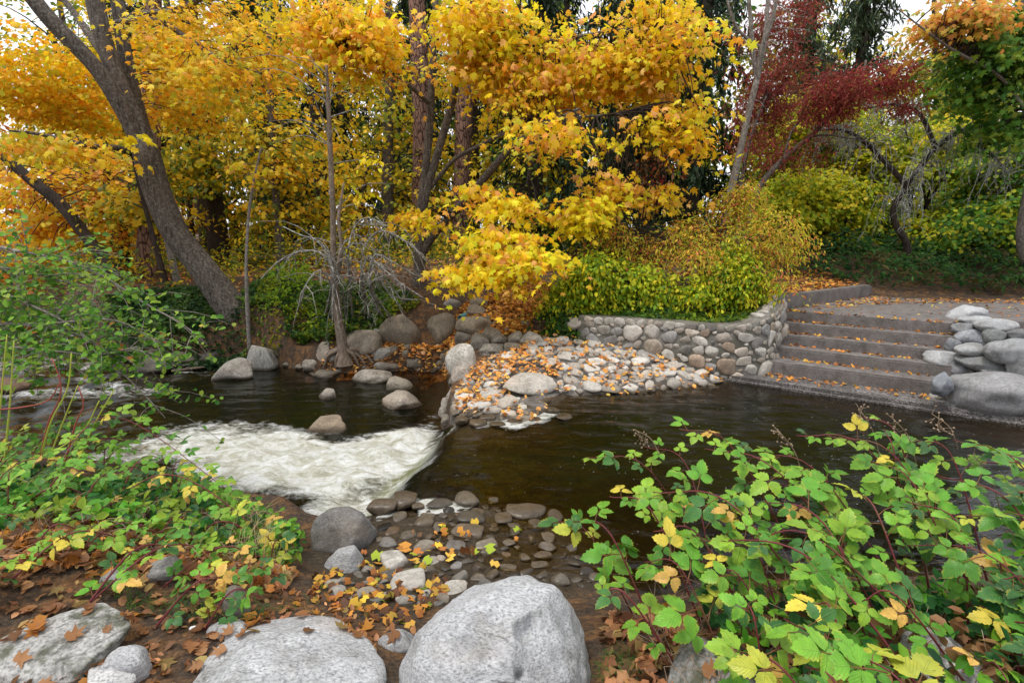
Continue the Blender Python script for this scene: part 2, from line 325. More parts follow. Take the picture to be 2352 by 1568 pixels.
def blob(px, py, z, r, amp, st=1.0):
    q = gz(px, py, z); d = np.hypot((X-q[0])/st, Y-q[1]); return amp*sstep(r, r*.25, d+.10*vnoise(X, Y, 9, 6))
# turbulent spill over the far cobbles and by the near stones
for a in [(1215, 962, 0, .26, .62), (1170, 976, -.02, .3, .55), (1110, 976, -.05, .3, .5), (1240, 948, 0, .2, .6), (1070, 980, -.1, .24, .5)]: foam = np.maximum(foam, blob(*a))
for a in [(985, 1148, 0, .13, .9, 1.7), (940, 1145, 0, .12, .8, 1.3), (1020, 1160, 0, .09, .6, 2), (905, 1172, 0, .08, .5, 1.5), (862, 1200, 0, .05, .7), (730, 1345, .02, .07, .7)]: foam = np.maximum(foam, blob(*a))
# rapids further down on the left
rap = sstep(-4.8, -6.4, X)*sstep(-.3, .5, vnoise(X*.6, Y*1.5, 3.0, 8)+.25*vnoise(X, Y*2.2, 6, 9)+.0)*.27
foam = np.maximum(foam, np.where(S > 0, rap, 0)*sstep(6.6, 7.6, Y-.0*X))
down = sstep(.1, .4, S)
turb = foam*(.055*vnoise(X, Y*1.4, 5, 11)+.034*vnoise(X, Y, 12, 12)+.016*vnoise(X, Y, 29, 13))*sstep(.05, .5, S)
hump = .05*foam*sstep(.15, .5, S)*sstep(1.5, .5, S)
rip = (1-foam)*(.005*vnoise(X*.8, Y*1.7, 8, 14)+.003*vnoise(X, Y*1.8, 19, 15))
rapw = sstep(-4.6, -6.2, X)*down*(.05*vnoise(X, Y*1.6, 3.4, 16)+.03*vnoise(X, Y*1.4, 8, 17))
Zw = base+turb+hump+rip+rapw
depth = np.clip(Zw-gzv, 0, 2)
keep = (gzv < Zw+.05) & ((inW) | (dW < .9))
kv = keep.ravel(); nxw = len(wx)
i0 = (np.arange(len(wy)-1)[:, None]*nxw+np.arange(nxw-1)[None]).ravel()
q = np.stack([i0, i0+1, i0+nxw+1, i0+nxw], -1); q = q[kv[q].any(1)]
used = np.unique(q); remap = np.zeros(X.size, np.int64); remap[used] = np.arange(len(used))
m = NT('stream_water'); flow = m.pos((.55, 1.7, 1), (0, 0, .12)); fp = m.pos()
fo, dp, gl = m.attr('foam', 'Fac'), m.attr('depth', 'Fac'), m.attr('glass', 'Fac')
b1, b2 = m.noise(flow, 3.6, 4, .55, .5), m.noise(flow, 15, 3, .6, .6)
nrm = m.bump(m.math('ADD', b1, m.math('MULTIPLY', b2, .22)), .20, .06)
fr = m.n('Fresnel'); fr.inputs['IOR'].default_value = 1.33; m.set(fr.inputs['Normal'], nrm)
glo = m.n('BsdfGlossy'); glo.inputs['Roughness'].default_value = .06; m.set(glo.inputs['Normal'], nrm); m.set(glo.inputs['Color'], (.9, .92, .95))
tr = m.n('BsdfTransparent'); m.set(tr.inputs[0], m.ramp(dp, [(0, (.92, .86, .74)), (.12, (.55, .45, .25)), (.4, (.19, .14, .055)), (.8, (.025, .022, .009))]))
murk = m.n('BsdfDiffuse'); m.set(murk.inputs[0], m.mix(gl, (.010, .0105, .004), (.19, .20, .10)))
body = m.mixsh(m.math('MAXIMUM', m.ramp(dp, [(.05, 0), (.7, .75)]), m.math('MULTIPLY', gl, .8)), tr.outputs[0], murk.outputs[0])
wat = m.mixsh(fr.outputs[0], body, glo.outputs[0])
fl2 = m.pos((.85, 1.35, 1), (0, 0, .25))
st = m.noise(fl2, 4.2, 8, .66, .9); sp = m.noise(fl2, 18, 6, .7, .6); big = m.noise(m.pos((.8, 1.3, 1)), 1.9, 3)
fth = m.math('ADD', m.math('MULTIPLY', fo, 1.55), m.math('MULTIPLY', m.math('SUBTRACT', m.math('ADD', m.math('MULTIPLY', st, .65), m.math('MULTIPLY', sp, .35)), .5), 3.2))
ff = m.ramp(fth, [(.25, 0), (.7, .62), (1.25, 1)])
ff = m.math('MULTIPLY', ff, m.ramp(fo, [(.02, 0), (.12, 1)]))
bub = m.n('TexVoronoi'); m.set(bub.inputs['Vector'], m.pos((1, 1.5, 1))); bub.inputs['Scale'].default_value = 13
bubs = m.math('MULTIPLY', m.ramp(bub.outputs['Distance'], [(.05, 1), (.10, 0)]), m.math('MULTIPLY', m.ramp(m.noise(fp, 2.0, 4), [(.44, 0), (.54, 1)]), m.attr('specks', 'Fac')))
ff = m.math('MAXIMUM', ff, m.math('MULTIPLY', bubs, .75))
fc = m.ramp(m.math('ADD', m.math('MULTIPLY', st, .7), m.math('MULTIPLY', sp, .3)), [(.33, (.34, .33, .24)), (.44, (.50, .49, .40)), (.52, (.68, .68, .63)), (.60, (.82, .83, .83))])
fd = m.principled(fc, .55, .3, m.bump(m.math('ADD', st, m.math('MULTIPLY', sp, .7)), .9, .08))
M_WATER = m.done(m.mixsh(ff, wat, fd))
glass = sstep(-.14, .10, S)*sstep(.50, .26, S)*sstep(3.4, 3.7, Y)*sstep(6.0, 5.3, Y)
specks = sstep(0, .6, dW)*inW
me = mesh_np('water', np.stack([X, Y, Zw], -1).reshape(-1, 3)[used], remap[q], M_WATER, smooth=True,
             attrs={'foam': foam.ravel()[used], 'depth': depth.ravel()[used], 'glass': glass.ravel()[used], 'specks': specks.ravel()[used]})
water = tag(link('water', me), 'brown stream pouring over a low weir into white foam', kind='structure')

# ------------------------------------------------------------------ rocks
def make_rock(seed, sub=3, angular=.5, lump=.12, fine=0.0, flat=0, pits=(), sq=2.7):
    g = random.Random(seed); bm = bmesh.new(); bmesh.ops.create_icosphere(bm, subdivisions=sub, radius=1)
    off = Vector((g.uniform(-50, 50), g.uniform(-50, 50), g.uniform(-50, 50)))
    planes = []
    for _ in range(int(3+angular*9)):
        n = Vector((g.gauss(0, 1), g.gauss(0, 1), g.gauss(0, .8))).normalized(); planes.append((n, g.uniform(.62, .9)))
    if flat: planes.append((Vector((g.uniform(-.15, .15), g.uniform(-.15, .15), 1)).normalized(), .6))
    for v in bm.verts:
        c = v.co.copy(); c = c*(1/max((abs(c.x)**sq+abs(c.y)**sq+abs(c.z)**sq)**(1/sq), .1)); r = 1+lump*1.6*noise.noise(c*.9+off)+lump*.6*noise.noise(c*2.3+off)
        c *= r
        for n, h in planes:
            d = c.dot(n)-h
            if d > 0: c -= n*d*(.35+.5*angular)
        if fine: c += c.normalized()*fine*(noise.noise(c*5+off)+.5*noise.noise(c*11+off)+.25*noise.noise(c*23+off))
        for pd, pr, dep in pits:
            q = (c.normalized()-Vector(pd).normalized()).length/pr
            if q < 1.25: c *= 1-dep*(1-q*q if q < 1 else 0)+dep*.12*(1 if q > .95 else 0)*(1.25-q)
        v.co = c
    lo = [min(v.co[i] for v in bm.verts) for i in range(3)]; hi = [max(v.co[i] for v in bm.verts) for i in range(3)]
    for v in bm.verts: v.co = Vector([(v.co[i]-(lo[i]+hi[i])/2)*2/(hi[i]-lo[i]) for i in range(3)])
    for f in bm.faces: f.smooth = True
    me = bpy.data.meshes.new('rock_%d' % seed); bm.to_mesh(me); bm.free(); return me
M_GRAN = rock_mat('speckled_granite', base=(.52, .525, .535), dark=(.16, .165, .18), scale=64, contrast=(.34, .58), big=.7, folia=True, pink=.3, crack=True, moss=.22)
M_GRAN_MOSS = rock_mat('mossy_granite', base=(.48, .475, .465), dark=(.14, .14, .14), scale=60, contrast=(.36, .58), big=.6, moss=.8, crack=True)
M_BOULD = rock_mat('river_boulder', base=(.46, .44, .41), dark=(.20, .19, .17), scale=34, contrast=(.34, .6), big=.75)
M_PILE = rock_mat('grey_boulder', base=(.44, .44, .445), dark=(.24, .24, .24), scale=40, contrast=(.3, .6), big=.55, pink=.12)
M_COBB = rock_mat('river_cobble', base=(.62, .60, .57), dark=(.34, .32, .30), scale=38, contrast=(.32, .58), big=.6)
VAR_B = [make_rock(100+i, 4, .5, .20, .022) for i in range(10)]
VAR_A = [make_rock(200+i, 4, .95, .18, .03) for i in range(8)]
VAR_R = [make_rock(150+i, 4, .22, .15, .012, sq=2.15) for i in range(8)]
VAR_F = [make_rock(340+i, 3, .8, .2, .02, flat=1, sq=3.0) for i in range(14)]
VAR_C = [make_rock(300+i, 3, .85, .2, .02, sq=3.0) for i in range(22)]
def setmat(me, mat):
    key = me.name+mat.name
    c = bpy.data.meshes.get(key)
    if not c: c = me.copy(); c.name = key; c.materials.clear(); c.materials.append(mat)
    return c
TT = np.linspace(1.2, 26, 900)
def hit(px, py):                           # where the line of sight meets the ground (or the water it stands in)
    r = ray(px, py); p = np.array((0, 0, H))+TT[:, None]*r/r[1]
    z = ground_z(p[:, 0], p[:, 1]); z = np.where(polydist(WPOLY, p[:, 0], p[:, 1])[1], np.maximum(z, np.where(weir_s(p[:, 0], p[:, 1]) > 0, ZD, 0)-.04), z)
    return p[np.argmax(p[:, 2] < z)]
def place_rock(px, py, w, h, mesh, mat, color, name='boulder', tilt=0, base=None, deep=.85, level=None, parent=None, zbase=None, seed=None, sink=.5):
    """a rock that shows w x h around the measured position and stands on the ground under it"""
    b = hit(px, py+h*.42) if zbase is None else gz(px, py+h*.42, zbase)
    Yb = b[1]; g = random.Random(px*7.3+py if seed is None else seed)
    A = math.atan2(H-b[2], Yb); dist = Yb/math.cos(PITCH)
    rx_ = w/2/F*dist*1.02; ry_ = rx_*deep; hh = h/2/F*dist/ (math.cos(A))
    rz_ = math.sqrt(max((hh)**2-(ry_*math.sin(A))**2, (hh*.45)**2))
    c = at(px, py, Yb+ry_*sink)
    lv = 1+(level if level is not None else (ZD if weir_s(np.array([c[0]]), np.array([c[1]]))[0] > 0 else 0.0))
    top = c[2]+rz_; rz_ *= 1.3; c[2] = top-rz_; k = 1.04       # sunk into what it stands on
    o = link(name, setmat(mesh, mat), parent, c, (0, tilt, g.uniform(-.35, .35)), (rx_*k, ry_, rz_), (*color, lv))
    return o
# ------------------------------------------------------------------ concrete steps, ledge, path, kerb
m = NT('weathered_concrete'); p = m.pos()
a1, a2, a3 = m.noise(p, 60, 5, .7), m.noise(p, 5, 5, .65), m.noise(m.pos((1, 1, .6)), 6, 6, .75)
c = m.ramp(a1, [(.3, (.115, .10, .095)), (.7, (.27, .245, .235))])
c = m.mix(m.ramp(a2, [(.35, .65), (.6, 0)]), c, (.12, .105, .095)); c = m.mix(m.ramp(a3, [(.46, 0), (.64, .5)]), c, (.05, .043, .035))
M_CONC = m.done(m.principled(c, .9, .2, m.bump(m.math('ADD', a1, m.math('MULTIPLY', a2, .6)), .6, .012)))
m = NT('exposed_aggregate'); p = m.pos(); vo = m.n('TexVoronoi'); m.set(vo.inputs['Vector'], p); vo.inputs['Scale'].default_value = 60
c = m.ramp(vo.outputs['Color'], [(.1, (.05, .045, .045)), (.5, (.15, .135, .13)), (.9, (.32, .30, .29))])
c = m.mix(m.ramp(m.noise(p, 4, 4), [(.4, .7), (.6, 0)]), c, (.06, .052, .048))
M_AGG = m.done(m.principled(c, .7, .3, m.bump(vo.outputs['Distance'], .8, -.012)))
E_ = np.array((math.cos(math.radians(-35)), math.sin(math.radians(-35)))); N_ = np.array((-E_[1], E_[0]))     # along the steps / up the flight
def slab(name, front, depth_, length, z0, z1, mat, parent=None, s0=0.0, bevel=.022, slope=0.0, seed=0):
    nu, bm = 40, bmesh.new(); g = np.random.default_rng(seed)
    for i in range(nu+1):
        pass
    bmesh.ops.create_cube(bm, size=1)
    for v in bm.verts:
        u = s0+(v.co.x+.5)*length; w = (v.co.y+.5)*depth_; q = front+E_*u+N_*w
        v.co = Vector((q[0], q[1], (z1+slope*(w/depth_)) if v.co.z > 0 else z0))
    bmesh.ops.subdivide_edges(bm, edges=[e for e in bm.edges if abs(np.dot(np.array((e.verts[0].co-e.verts[1].co)[:2]), E_)) > .5*length], cuts=nu)
    bmesh.ops.bevel(bm, geom=[e for e in bm.edges if len(e.link_faces) == 2 and e.calc_face_angle(0) > .6 and min(v.co.z for v in e.verts) > z0+.01], offset=bevel, segments=2, affect='EDGES')
    for v in bm.verts:
        q = v.co; nn = noise.noise(q*3.1)+.5*noise.noise(q*9+Vector((5, 5, 5))); q.x += .006*nn; q.y += .006*nn; q.z += .005*noise.noise(q*5)
    me = bpy.data.meshes.new(name); bm.normal_update(); bm.to_mesh(me); bm.free(); me.materials.append(mat)
    return link(name, me, parent)
S4 = np.array((3.75, 7.37)); treads = [0, .36, .285, .27, .27]; zs = [.27, .42, .57, .72, .87]
stair = tag(empty('stone_stairs'), 'flight of five broad weathered concrete steps leading down to the stream', 'stairs')
fr = S4.copy(); fronts = []
for k in range(4):
    fr = fr+N_*treads[k]; fronts.append(fr.copy())
    slab('step', fr, 1.5 if k < 3 else 1.2, 2.75-.06*k, zs[k]-.30 if k else -.3, zs[k], M_CONC, stair, s0=-.35+.02*k, seed=k)
led = slab('ledge', S4-N_*.46+E_*-.45, 1.2, 3.9, -.5, .075, M_AGG, stair, slope=.035, bevel=.05, seed=9)
F5 = fr+N_*treads[4]
def polymesh(name, pts, z0, z1, mat):
    bm = bmesh.new(); vs = [bm.verts.new((x, y, z1)) for x, y in pts]; f = bm.faces.new(vs)
    if f.normal.z < 0: f.normal_flip()
    r = bmesh.ops.extrude_face_region(bm, geom=[f])
    for v in r['geom']:
        if isinstance(v, bmesh.types.BMVert): v.co.z = z0
    bmesh.ops.recalc_face_normals(bm, faces=bm.faces)
    bmesh.ops.bevel(bm, geom=[e for e in bm.edges if all(v.co.z > z1-.001 for v in e.verts)], offset=.02, segments=2, affect='EDGES')
    me = bpy.data.meshes.new(name); bm.to_mesh(me); bm.free(); me.materials.append(mat); return me
R0 = F5+E_*2.3
pts = [F5-E_*.3, R0, R0+(.5, .35), (8.6, 7.0), (12, 6.6), (24, 7), (24, 9.4), (12, 9.75), (9.7, 9.85), (7.75, 10.05), (7.3, 10.4), KERB0+(.02, -.05)]
M_PATH = M_CONC
path = tag(link('path', polymesh('path', [tuple(q) for q in pts], .70, .87, M_PATH)), 'grey concrete path strewn with leaves above the steps', kind='structure')
# kerb
d = (KERB1-KERB0)/np.linalg.norm(KERB1-KERB0); nrm_ = np.array((-d[1], d[0]))
kp = [KERB0-d*.12, KERB1, KERB1+nrm_*.2, KERB0-d*.12+nrm_*.2]
kerb = tag(link('concrete_kerb', polymesh('concrete_kerb', [tuple(q) for q in kp], .6, 1.085, M_CONC)), 'low straight stained concrete kerb wall edging the path above the steps', 'kerb')

# ------------------------------------------------------------------ packing of stones on a surface
def pack(W, Hh, sizes, mask=None, seed=0, res=.012, gap=.010, tries=260, asp=(1.0, 1.9), tilt=.35, pre=()):
    g = np.random.default_rng(seed); nu, nv = int(W/res), int(Hh/res); occ = np.zeros((nv, nu), bool)
    if mask is not None:
        uu, vv = np.meshgrid((np.arange(nu)+.5)*res, (np.arange(nv)+.5)*res); occ |= ~mask(uu, vv)
    out = []
    def stamp(u, v, a, b, t, force=False):
        R = max(a, b)+gap; i0, i1 = int((u-R)/res), int((u+R)/res)+1; j0, j1 = int((v-R)/res), int((v+R)/res)+1
        i0, j0 = max(i0, 0), max(j0, 0); i1, j1 = min(i1, nu), min(j1, nv)
        if i1 <= i0 or j1 <= j0: return False
        U, V = np.meshgrid((np.arange(i0, i1)+.5)*res-u, (np.arange(j0, j1)+.5)*res-v)
        c, s = math.cos(t), math.sin(t); e = (np.abs((U*c+V*s)/(a+gap/2))**2.5+np.abs((-U*s+V*c)/(b+gap/2))**2.5) < 1
        sub = occ[j0:j1, i0:i1]
        if not force and (sub & e).sum() > .035*e.sum(): return False
        sub |= e; out.append((u, v, a, b, t)); return True
    for q in pre: stamp(*q, force=True)
    for size, n in sizes:
        for _ in range(n):
            a = size*g.uniform(.8, 1.2); b = a/g.uniform(*asp); t = g.normal(0, tilt)
            for _ in range(tries):
                free = None
                u, v = g.uniform(0, W), g.uniform(0, Hh)
                if occ[min(int(v/res), nv-1), min(int(u/res), nu-1)]: continue
                if stamp(u, v, a, b, t): break
    return out
PAL_ST = [(.95, .93, .89), (.86, .84, .80), (.78, .74, .68), (.70, .62, .53), (.62, .57, .52), (.55, .55, .56), (.40, .39, .38), (.88, .80, .72), (1.0, .98, .95), (.75, .60, .48)]
# ------------------------------------------------------------------ mortared cobblestone wall
arc = np.r_[0, np.cumsum(np.linalg.norm(np.diff(WALL[:, :2], axis=0), axis=1))]; WL = arc[-1]
def wall_at(u):                                        # top edge point and outward normal
    x, y, z = (np.interp(u, arc, WALL[:, k]) for k in range(3)); e = .06
    dx = np.interp(u+e, arc, WALL[:, 0])-np.interp(u-e, arc, WALL[:, 0]); dy = np.interp(u+e, arc, WALL[:, 1])-np.interp(u-e, arc, WALL[:, 1])
    L = math.hypot(dx, dy)+1e-9; return np.array((x, y, z)), np.array((dy/L, -dx/L, 0)), np.array((dx/L, dy/L, 0))
m = NT('wall_mortar'); p = m.pos(); k1 = m.noise(p, 70, 5, .7)
c = m.ramp(k1, [(.3, (.10, .092, .08)), (.7, (.30, .28, .25))]); c = m.mix(m.ramp(m.noise(p, 3, 5, .7), [(.40, .7), (.58, 0)]), c, (.06, .058, .036))
M_MORT = m.done(m.principled(c, .95, .15, m.bump(k1, .8, .012)))
wall = tag(empty('cobblestone_wall', tuple(wall_at(0)[0]*(1, 1, 0))), 'curved mortared cobblestone retaining wall holding the shrub bed beside the steps', 'wall')
BAT = .10                                              # batter: the foot stands further out than the top
V, Fq = [], []
us = np.linspace(-.05, WL+.1, 70)
for u in us:
    t, n, tg = wall_at(min(max(u, 0), WL)); t = t+tg*(u-min(max(u, 0), WL))
    hb = t[2]+.35
    for (off, dz) in ((BAT*hb/.8-.016, -hb), (BAT*.45-.016, -.36), (-.022, -.015), (-.06, 0), (-.30, 0), (-.32, -.03), (-.32, -.9)):
        V.append((*(t+n*off)[:2], t[2]+dz))
k = 7; i0 = (np.arange(len(us)-1)[:, None]*k+np.arange(k-1)[None]).ravel()
Fq = np.stack([i0, i0+k, i0+k+1, i0+1], -1)
caps = [np.array([[0, 1, 2, 3], [0, 3, 4, 6]]), np.array([[0, 3, 2, 1], [0, 6, 4, 3]])+(len(us)-1)*k]
child_keep(link('mortar_core', mesh_np('mortar_core', V, [Fq]+caps, M_MORT)), wall)
hs_ = lambda u: np.interp(u, arc, WALL[:, 2])
capst = []; u = .05; g = random.Random(5)              # the coping row on the rim, then the face
while u < WL:
    a = g.uniform(.045, .085); capst.append((u+a, a)); u += 2*a+.012
def face_mask(U, Vv): return (Vv > .075) & (Vv < np.interp(U, arc, WALL[:, 2])-gfoot(U)+.02) & (U > .02) & (U < WL)
foot = np.array([gz1(*(wall_at(x)[0]+wall_at(x)[1]*.14)[:2]) for x in arc])
def gfoot(U): return np.clip(np.interp(U, arc, np.maximum(foot, -.02)), -.05, 2)
face = pack(WL, 1.15, [(.135, 8), (.11, 22), (.085, 70), (.065, 90), (.048, 110), (.034, 110)], face_mask, seed=3, gap=.014, asp=(1.0, 1.75))
face.sort(key=lambda q: -q[2]*q[3]); nst = 0; g = random.Random(11)
def wall_stone(u, v, a, b, t, proud, top=False):
    tp, n, tg = wall_at(u); off = BAT*(v/.8)-.03
    pos_ = tp+n*(off+proud*.25)+np.array((0, 0, -v)); dp_ = max(min(a, b)*.55, .026)
    Rm = Matrix(((tg[0], -n[0], 0), (tg[1], -n[1], 0), (0, 0, 1)))      # x along the wall, y into it
    o = link('stone', setmat(g.choice(VAR_C), M_COBB), None, color=(*(np.array(g.choice(PAL_ST))*g.uniform(.85, 1.2)), 1.0))
    o.matrix_world = Matrix.LocRotScale(Vector(pos_), (Rm @ Matrix.Rotation(-t, 3, 'Y')).to_quaternion(), Vector((a*1.12, dp_, b*1.12)))
    child_keep(o, wall); return o
for (u, a) in capst: wall_stone(u, .052, a, g.uniform(.045, .06), g.gauss(0, .08), .03); nst += 1
for q in face[:300-nst]: wall_stone(*q, .045)
for (u, a) in capst[::1]:                              # rim seen from above towards the kerb end
    if u > WL-1.3 and nst < 300:
        tp, n, tg = wall_at(u); o = link('stone', setmat(g.choice(VAR_C), M_COBB), None, tp-n*.17+np.array((0, 0, .0)), (0, 0, g.uniform(0, 3)), (a, a*1.3, .045), (*g.choice(PAL_ST[:3]), 1.0)); child_keep(o, wall)

# ------------------------------------------------------------------ cobbled apron sloping from the wall to the water
AP = P2([(1336, 776, .37), (1400, 792, .32), (1500, 822, .20), (1580, 846, .11), (1650, 866, .05), (1700, 868, .0), (1640, 890, -.03), (1500, 906, -.04), (1400, 915, -.04), (1300, 915, -.04), (1262, 925, -.03), (1262, 960, -.05), (1240, 985, -.06), (1120, 972, -.06), (1045, 965, -.05), (1020, 945, 0), (1034, 915, .04), (1062, 880, .13), (1090, 840, .26), (1130, 815, .32), (1200, 800, .38), (1230, 772, .45), (1290, 764, .45)])
ax0, ay0 = AP.min(0)-.05; ax1, ay1 = AP.max(0)+.05
def ap_in(x, y): d, i, _ = polydist(AP, x, y); return i & (d > .01)
xs_ = np.arange(ax0, ax1, .05); ys_ = np.arange(ay0, ay1, .05); XA, YA = np.meshgrid(xs_, ys_)
dA, iA, _ = polydist(AP, XA, YA); ZA = ground_z(XA, YA)+np.where(iA, .022*sstep(0, .1, dA), -.03)+.006*vnoise(XA, YA, 20, 31)
i0 = (np.arange(len(ys_)-1)[:, None]*len(xs_)+np.arange(len(xs_)-1)[None]).ravel(); qa = np.stack([i0, i0+1, i0+len(xs_)+1, i0+len(xs_)], -1)
iav = (iA | (dA < .06)).ravel(); qa = qa[iav[qa].all(1)]; usd = np.unique(qa); rm = np.zeros(XA.size, int); rm[usd] = np.arange(len(usd))
ap_c = np.array((AP[:, 0].mean(), AP[:, 1].mean(), 0))
m = NT('apron_mortar'); p = m.pos(); k1 = m.noise(p, 60, 5, .7)
c = m.ramp(k1, [(.3, (.085, .075, .065)), (.7, (.30, .27, .245))]); c = m.mix(m.ramp(m.noise(p, 3, 4), [(.4, .8), (.62, 0)]), c, (.05, .042, .034))
M_APM = m.done(m.principled(c, .9, .2, m.bump(k1, .8, .012)))
apron = empty('cobble_apron', tuple(ap_c)); tag(apron, 'sloping apron of pale mortared cobbles between the wall and the stream', 'cobble apron')
child_keep(link('mortar_bed', mesh_np('mortar_bed', np.stack([XA, YA, ZA], -1).reshape(-1, 3)[usd], rm[qa], M_APM, smooth=True)), apron)
sq = gz(1215, 882, .16)
pre = [(sq[0]-ax0, sq[1]-ay0, .36, .23, -.05)]
for (px, py, z, a, b, t) in [(1100, 925, .08, .15, .10, .3), (1470, 840, .16, .16, .10, 0), (1525, 860, .1, .17, .11, -.2), (1365, 875, .1, .13, .11, 0), (1405, 893, .05, .15, .10, 0), (1262, 835, .26, .15, .12, .2), (1370, 838, .2, .14, .09, 0), (1420, 870, .1, .13, .10, 0), (1452, 890, .05, .12, .09, .3), (1130, 892, .1, .12, .08, 0)]:
    q_ = gz(px, py, z); pre.append((q_[0]-ax0, q_[1]-ay0, a, b, t))
cob = pack(ax1-ax0, ay1-ay0, [(.145, 16), (.115, 40), (.09, 90), (.068, 120), (.05, 150), (.036, 60)], lambda U, Vv: ap_in(U+ax0, Vv+ay0) & ((U+ax0 > .6) | (((vnoise(U+ax0, Vv+ay0, 2.2, 44) > -.35)))), seed=8, gap=.006, pre=pre, asp=(1.0, 1.7), tilt=.6)
g = random.Random(21)
cx_ = np.array([q[0]+ax0 for q in cob]); cy_ = np.array([q[1]+ay0 for q in cob]); cz_ = ground_z(cx_, cy_)
ee = .12; sx_ = (ground_z(cx_+ee, cy_)-ground_z(cx_-ee, cy_))/(2*ee); sy_ = (ground_z(cx_, cy_+ee)-ground_z(cx_, cy_-ee))/(2*ee)
for k, (u, v, a, b, t) in enumerate(cob[:300]):
    hz = max(min(a, b)*g.uniform(.4, .62), .026) if k else .10
    n = Vector((-np.clip(sx_[k], -.6, .6), -np.clip(sy_[k], -.6, .6), 1)).normalized(); Rq = n.to_track_quat('Z', 'Y').to_matrix() @ Matrix.Rotation(t, 3, 'Z')
    pal = g.choice(PAL_ST[:6]+PAL_ST[7:9]+PAL_ST[8:9]*2)
    o = link('cobble', setmat(g.choice(VAR_F), M_COBB), None, color=(*((.65*np.array(pal)+.35*sum(pal)/3)*g.uniform(.95, 1.35)), 1.0))
    o.matrix_world = Matrix.LocRotScale(Vector((cx_[k], cy_[k], cz_[k]+.022-hz*.08)), Rq.to_quaternion(), Vector((a*1.06, b*1.06, hz))); child_keep(o, apron)

# ------------------------------------------------------------------ near sill of the weir: stones set in wet silt
sill_c = gz(1050, 1250, 0); sill = tag(empty('weir_sill', tuple(sill_c)), 'wet silty near shoulder of the weir studded with rounded stones', 'weir')
Q = [(625, 95, 210, 120, 3), (450, 145, 230, 110, 7), (585, 225, 120, 85, 1), (800, 260, 160, 95, 7), (930, 305, 110, 90, 1), (1175, 95, 200, 120, 1), (930, 130, 220, 70, 5), (1205, 245, 240, 100, 5), (1180, 350, 260, 105, 7), (1490, 230, 150, 100, 3), (1690, 205, 330, 110, 3), (1945, 250, 140, 100, 3), (1600, 310, 140, 60, 4), (1775, 310, 140, 70, 3), (1590, 375, 95, 70, 5), (450, 300, 110, 60, 6), (520, 345, 100, 80, 9), (660, 385, 130, 75, 1), (400, 408, 60, 45, 8), (485, 445, 150, 90, 5), (800, 480, 200, 95, 2), (1075, 475, 175, 85, 5), (1335, 455, 180, 75, 1), (1540, 460, 95, 55, 2), (1890, 430, 105, 85, 3), (1875, 515, 160, 70, 4), (535, 605, 240, 150, 8), (860, 615, 160, 80, 1), (940, 573, 90, 45, 7), (660, 795, 270, 200, 8), (1065, 855, 190, 140, 1), (1080, 640, 90, 70, 5), (1515, 550, 85, 45, 9), (1680, 580, 95, 60, 3), (1840, 590, 160, 55, 3), (1815, 655, 160, 60, 4), (1500, 655, 200, 60, 4), (745, 155, 105, 50, 7), (1100, 190, 60, 30, 9), (1025, 415, 70, 45, 7), (1740, 440, 60, 50, 7), (755, 370, 50, 35, 7), (330, 760, 90, 40, 4), (850, 200, 90, 40, 1), (800, 205, 70, 40, 7), (1410, 305, 60, 40, 7), (1410, 345, 80, 35, 2), (735, 420, 40, 30, 7), (680, 285, 60, 30, 4), (1270, 165, 130, 45, 3), (1400, 100, 90, 50, 4), (1370, 70, 60, 30, 9), (920, 420, 50, 30, 4), (1230, 560, 60, 30, 4), (1620, 510, 60, 30, 4)]
for i, (zx, zy, w, h, pc) in enumerate(Q):
    px, py = 765.6+zx*.2618, 1133+zy*.2618; w *= .2618; h *= .2618
    q = hit(px, py); dist = math.hypot(q[1], H-q[2]); a = w/2/F*dist*1.04; A = math.asin((H-q[2])/dist)
    b = h/2/F*dist/math.sin(A)*.95; hz = max(min(a, b)*.62, .02); g = random.Random(i)
    zc = max(q[2], -.012)+hz*.10
    hz *= .8; zc -= .004; col = np.array(PAL_ST[pc])*(.95 if pc != 6 else .22)*(1.0 if zy > 420 else .85)
    o = link('stone', setmat(VAR_F[i % 14], M_COBB), None, (q[0], q[1], zc), (0, 0, g.uniform(-.4, .4)), (a, b, hz), (*col, 1.02 if zy < 430 else .985)); child_keep(o, sill)

gs = np.random.default_rng(77); sx0, sy0 = SILL.min(0); sx1, sy1 = SILL.max(0)      # smaller cobbles between them
small = pack(sx1-sx0, sy1-sy0, [(.055, 26), (.04, 40), (.028, 50), (.019, 30)], lambda U, V_: polydist(SILL, U+sx0, V_+sy0)[1] & (vnoise(U+sx0, V_+sy0, 4, 19) > -.5), seed=78, gap=.012, tries=60, pre=[(o.location.x-sx0, o.location.y-sy0, o.scale.x, o.scale.y, 0) for o in sill.children])[len(sill.children):]
for k, (u, v, a, b, t) in enumerate(small[:230]):
    x_, y_ = u+sx0, v+sy0; c_ = np.array(PAL_ST[gs.integers(0, 8)])*gs.uniform(.35, .8); o = link('stone', setmat(VAR_C[k % 22], M_COBB), None, (x_, y_, max(gz1(x_, y_), -.03)+b*.12), (gs.normal(0, .2), gs.normal(0, .2), t), (a, b, b*.55), (*c_, 1.03)); child_keep(o, sill)

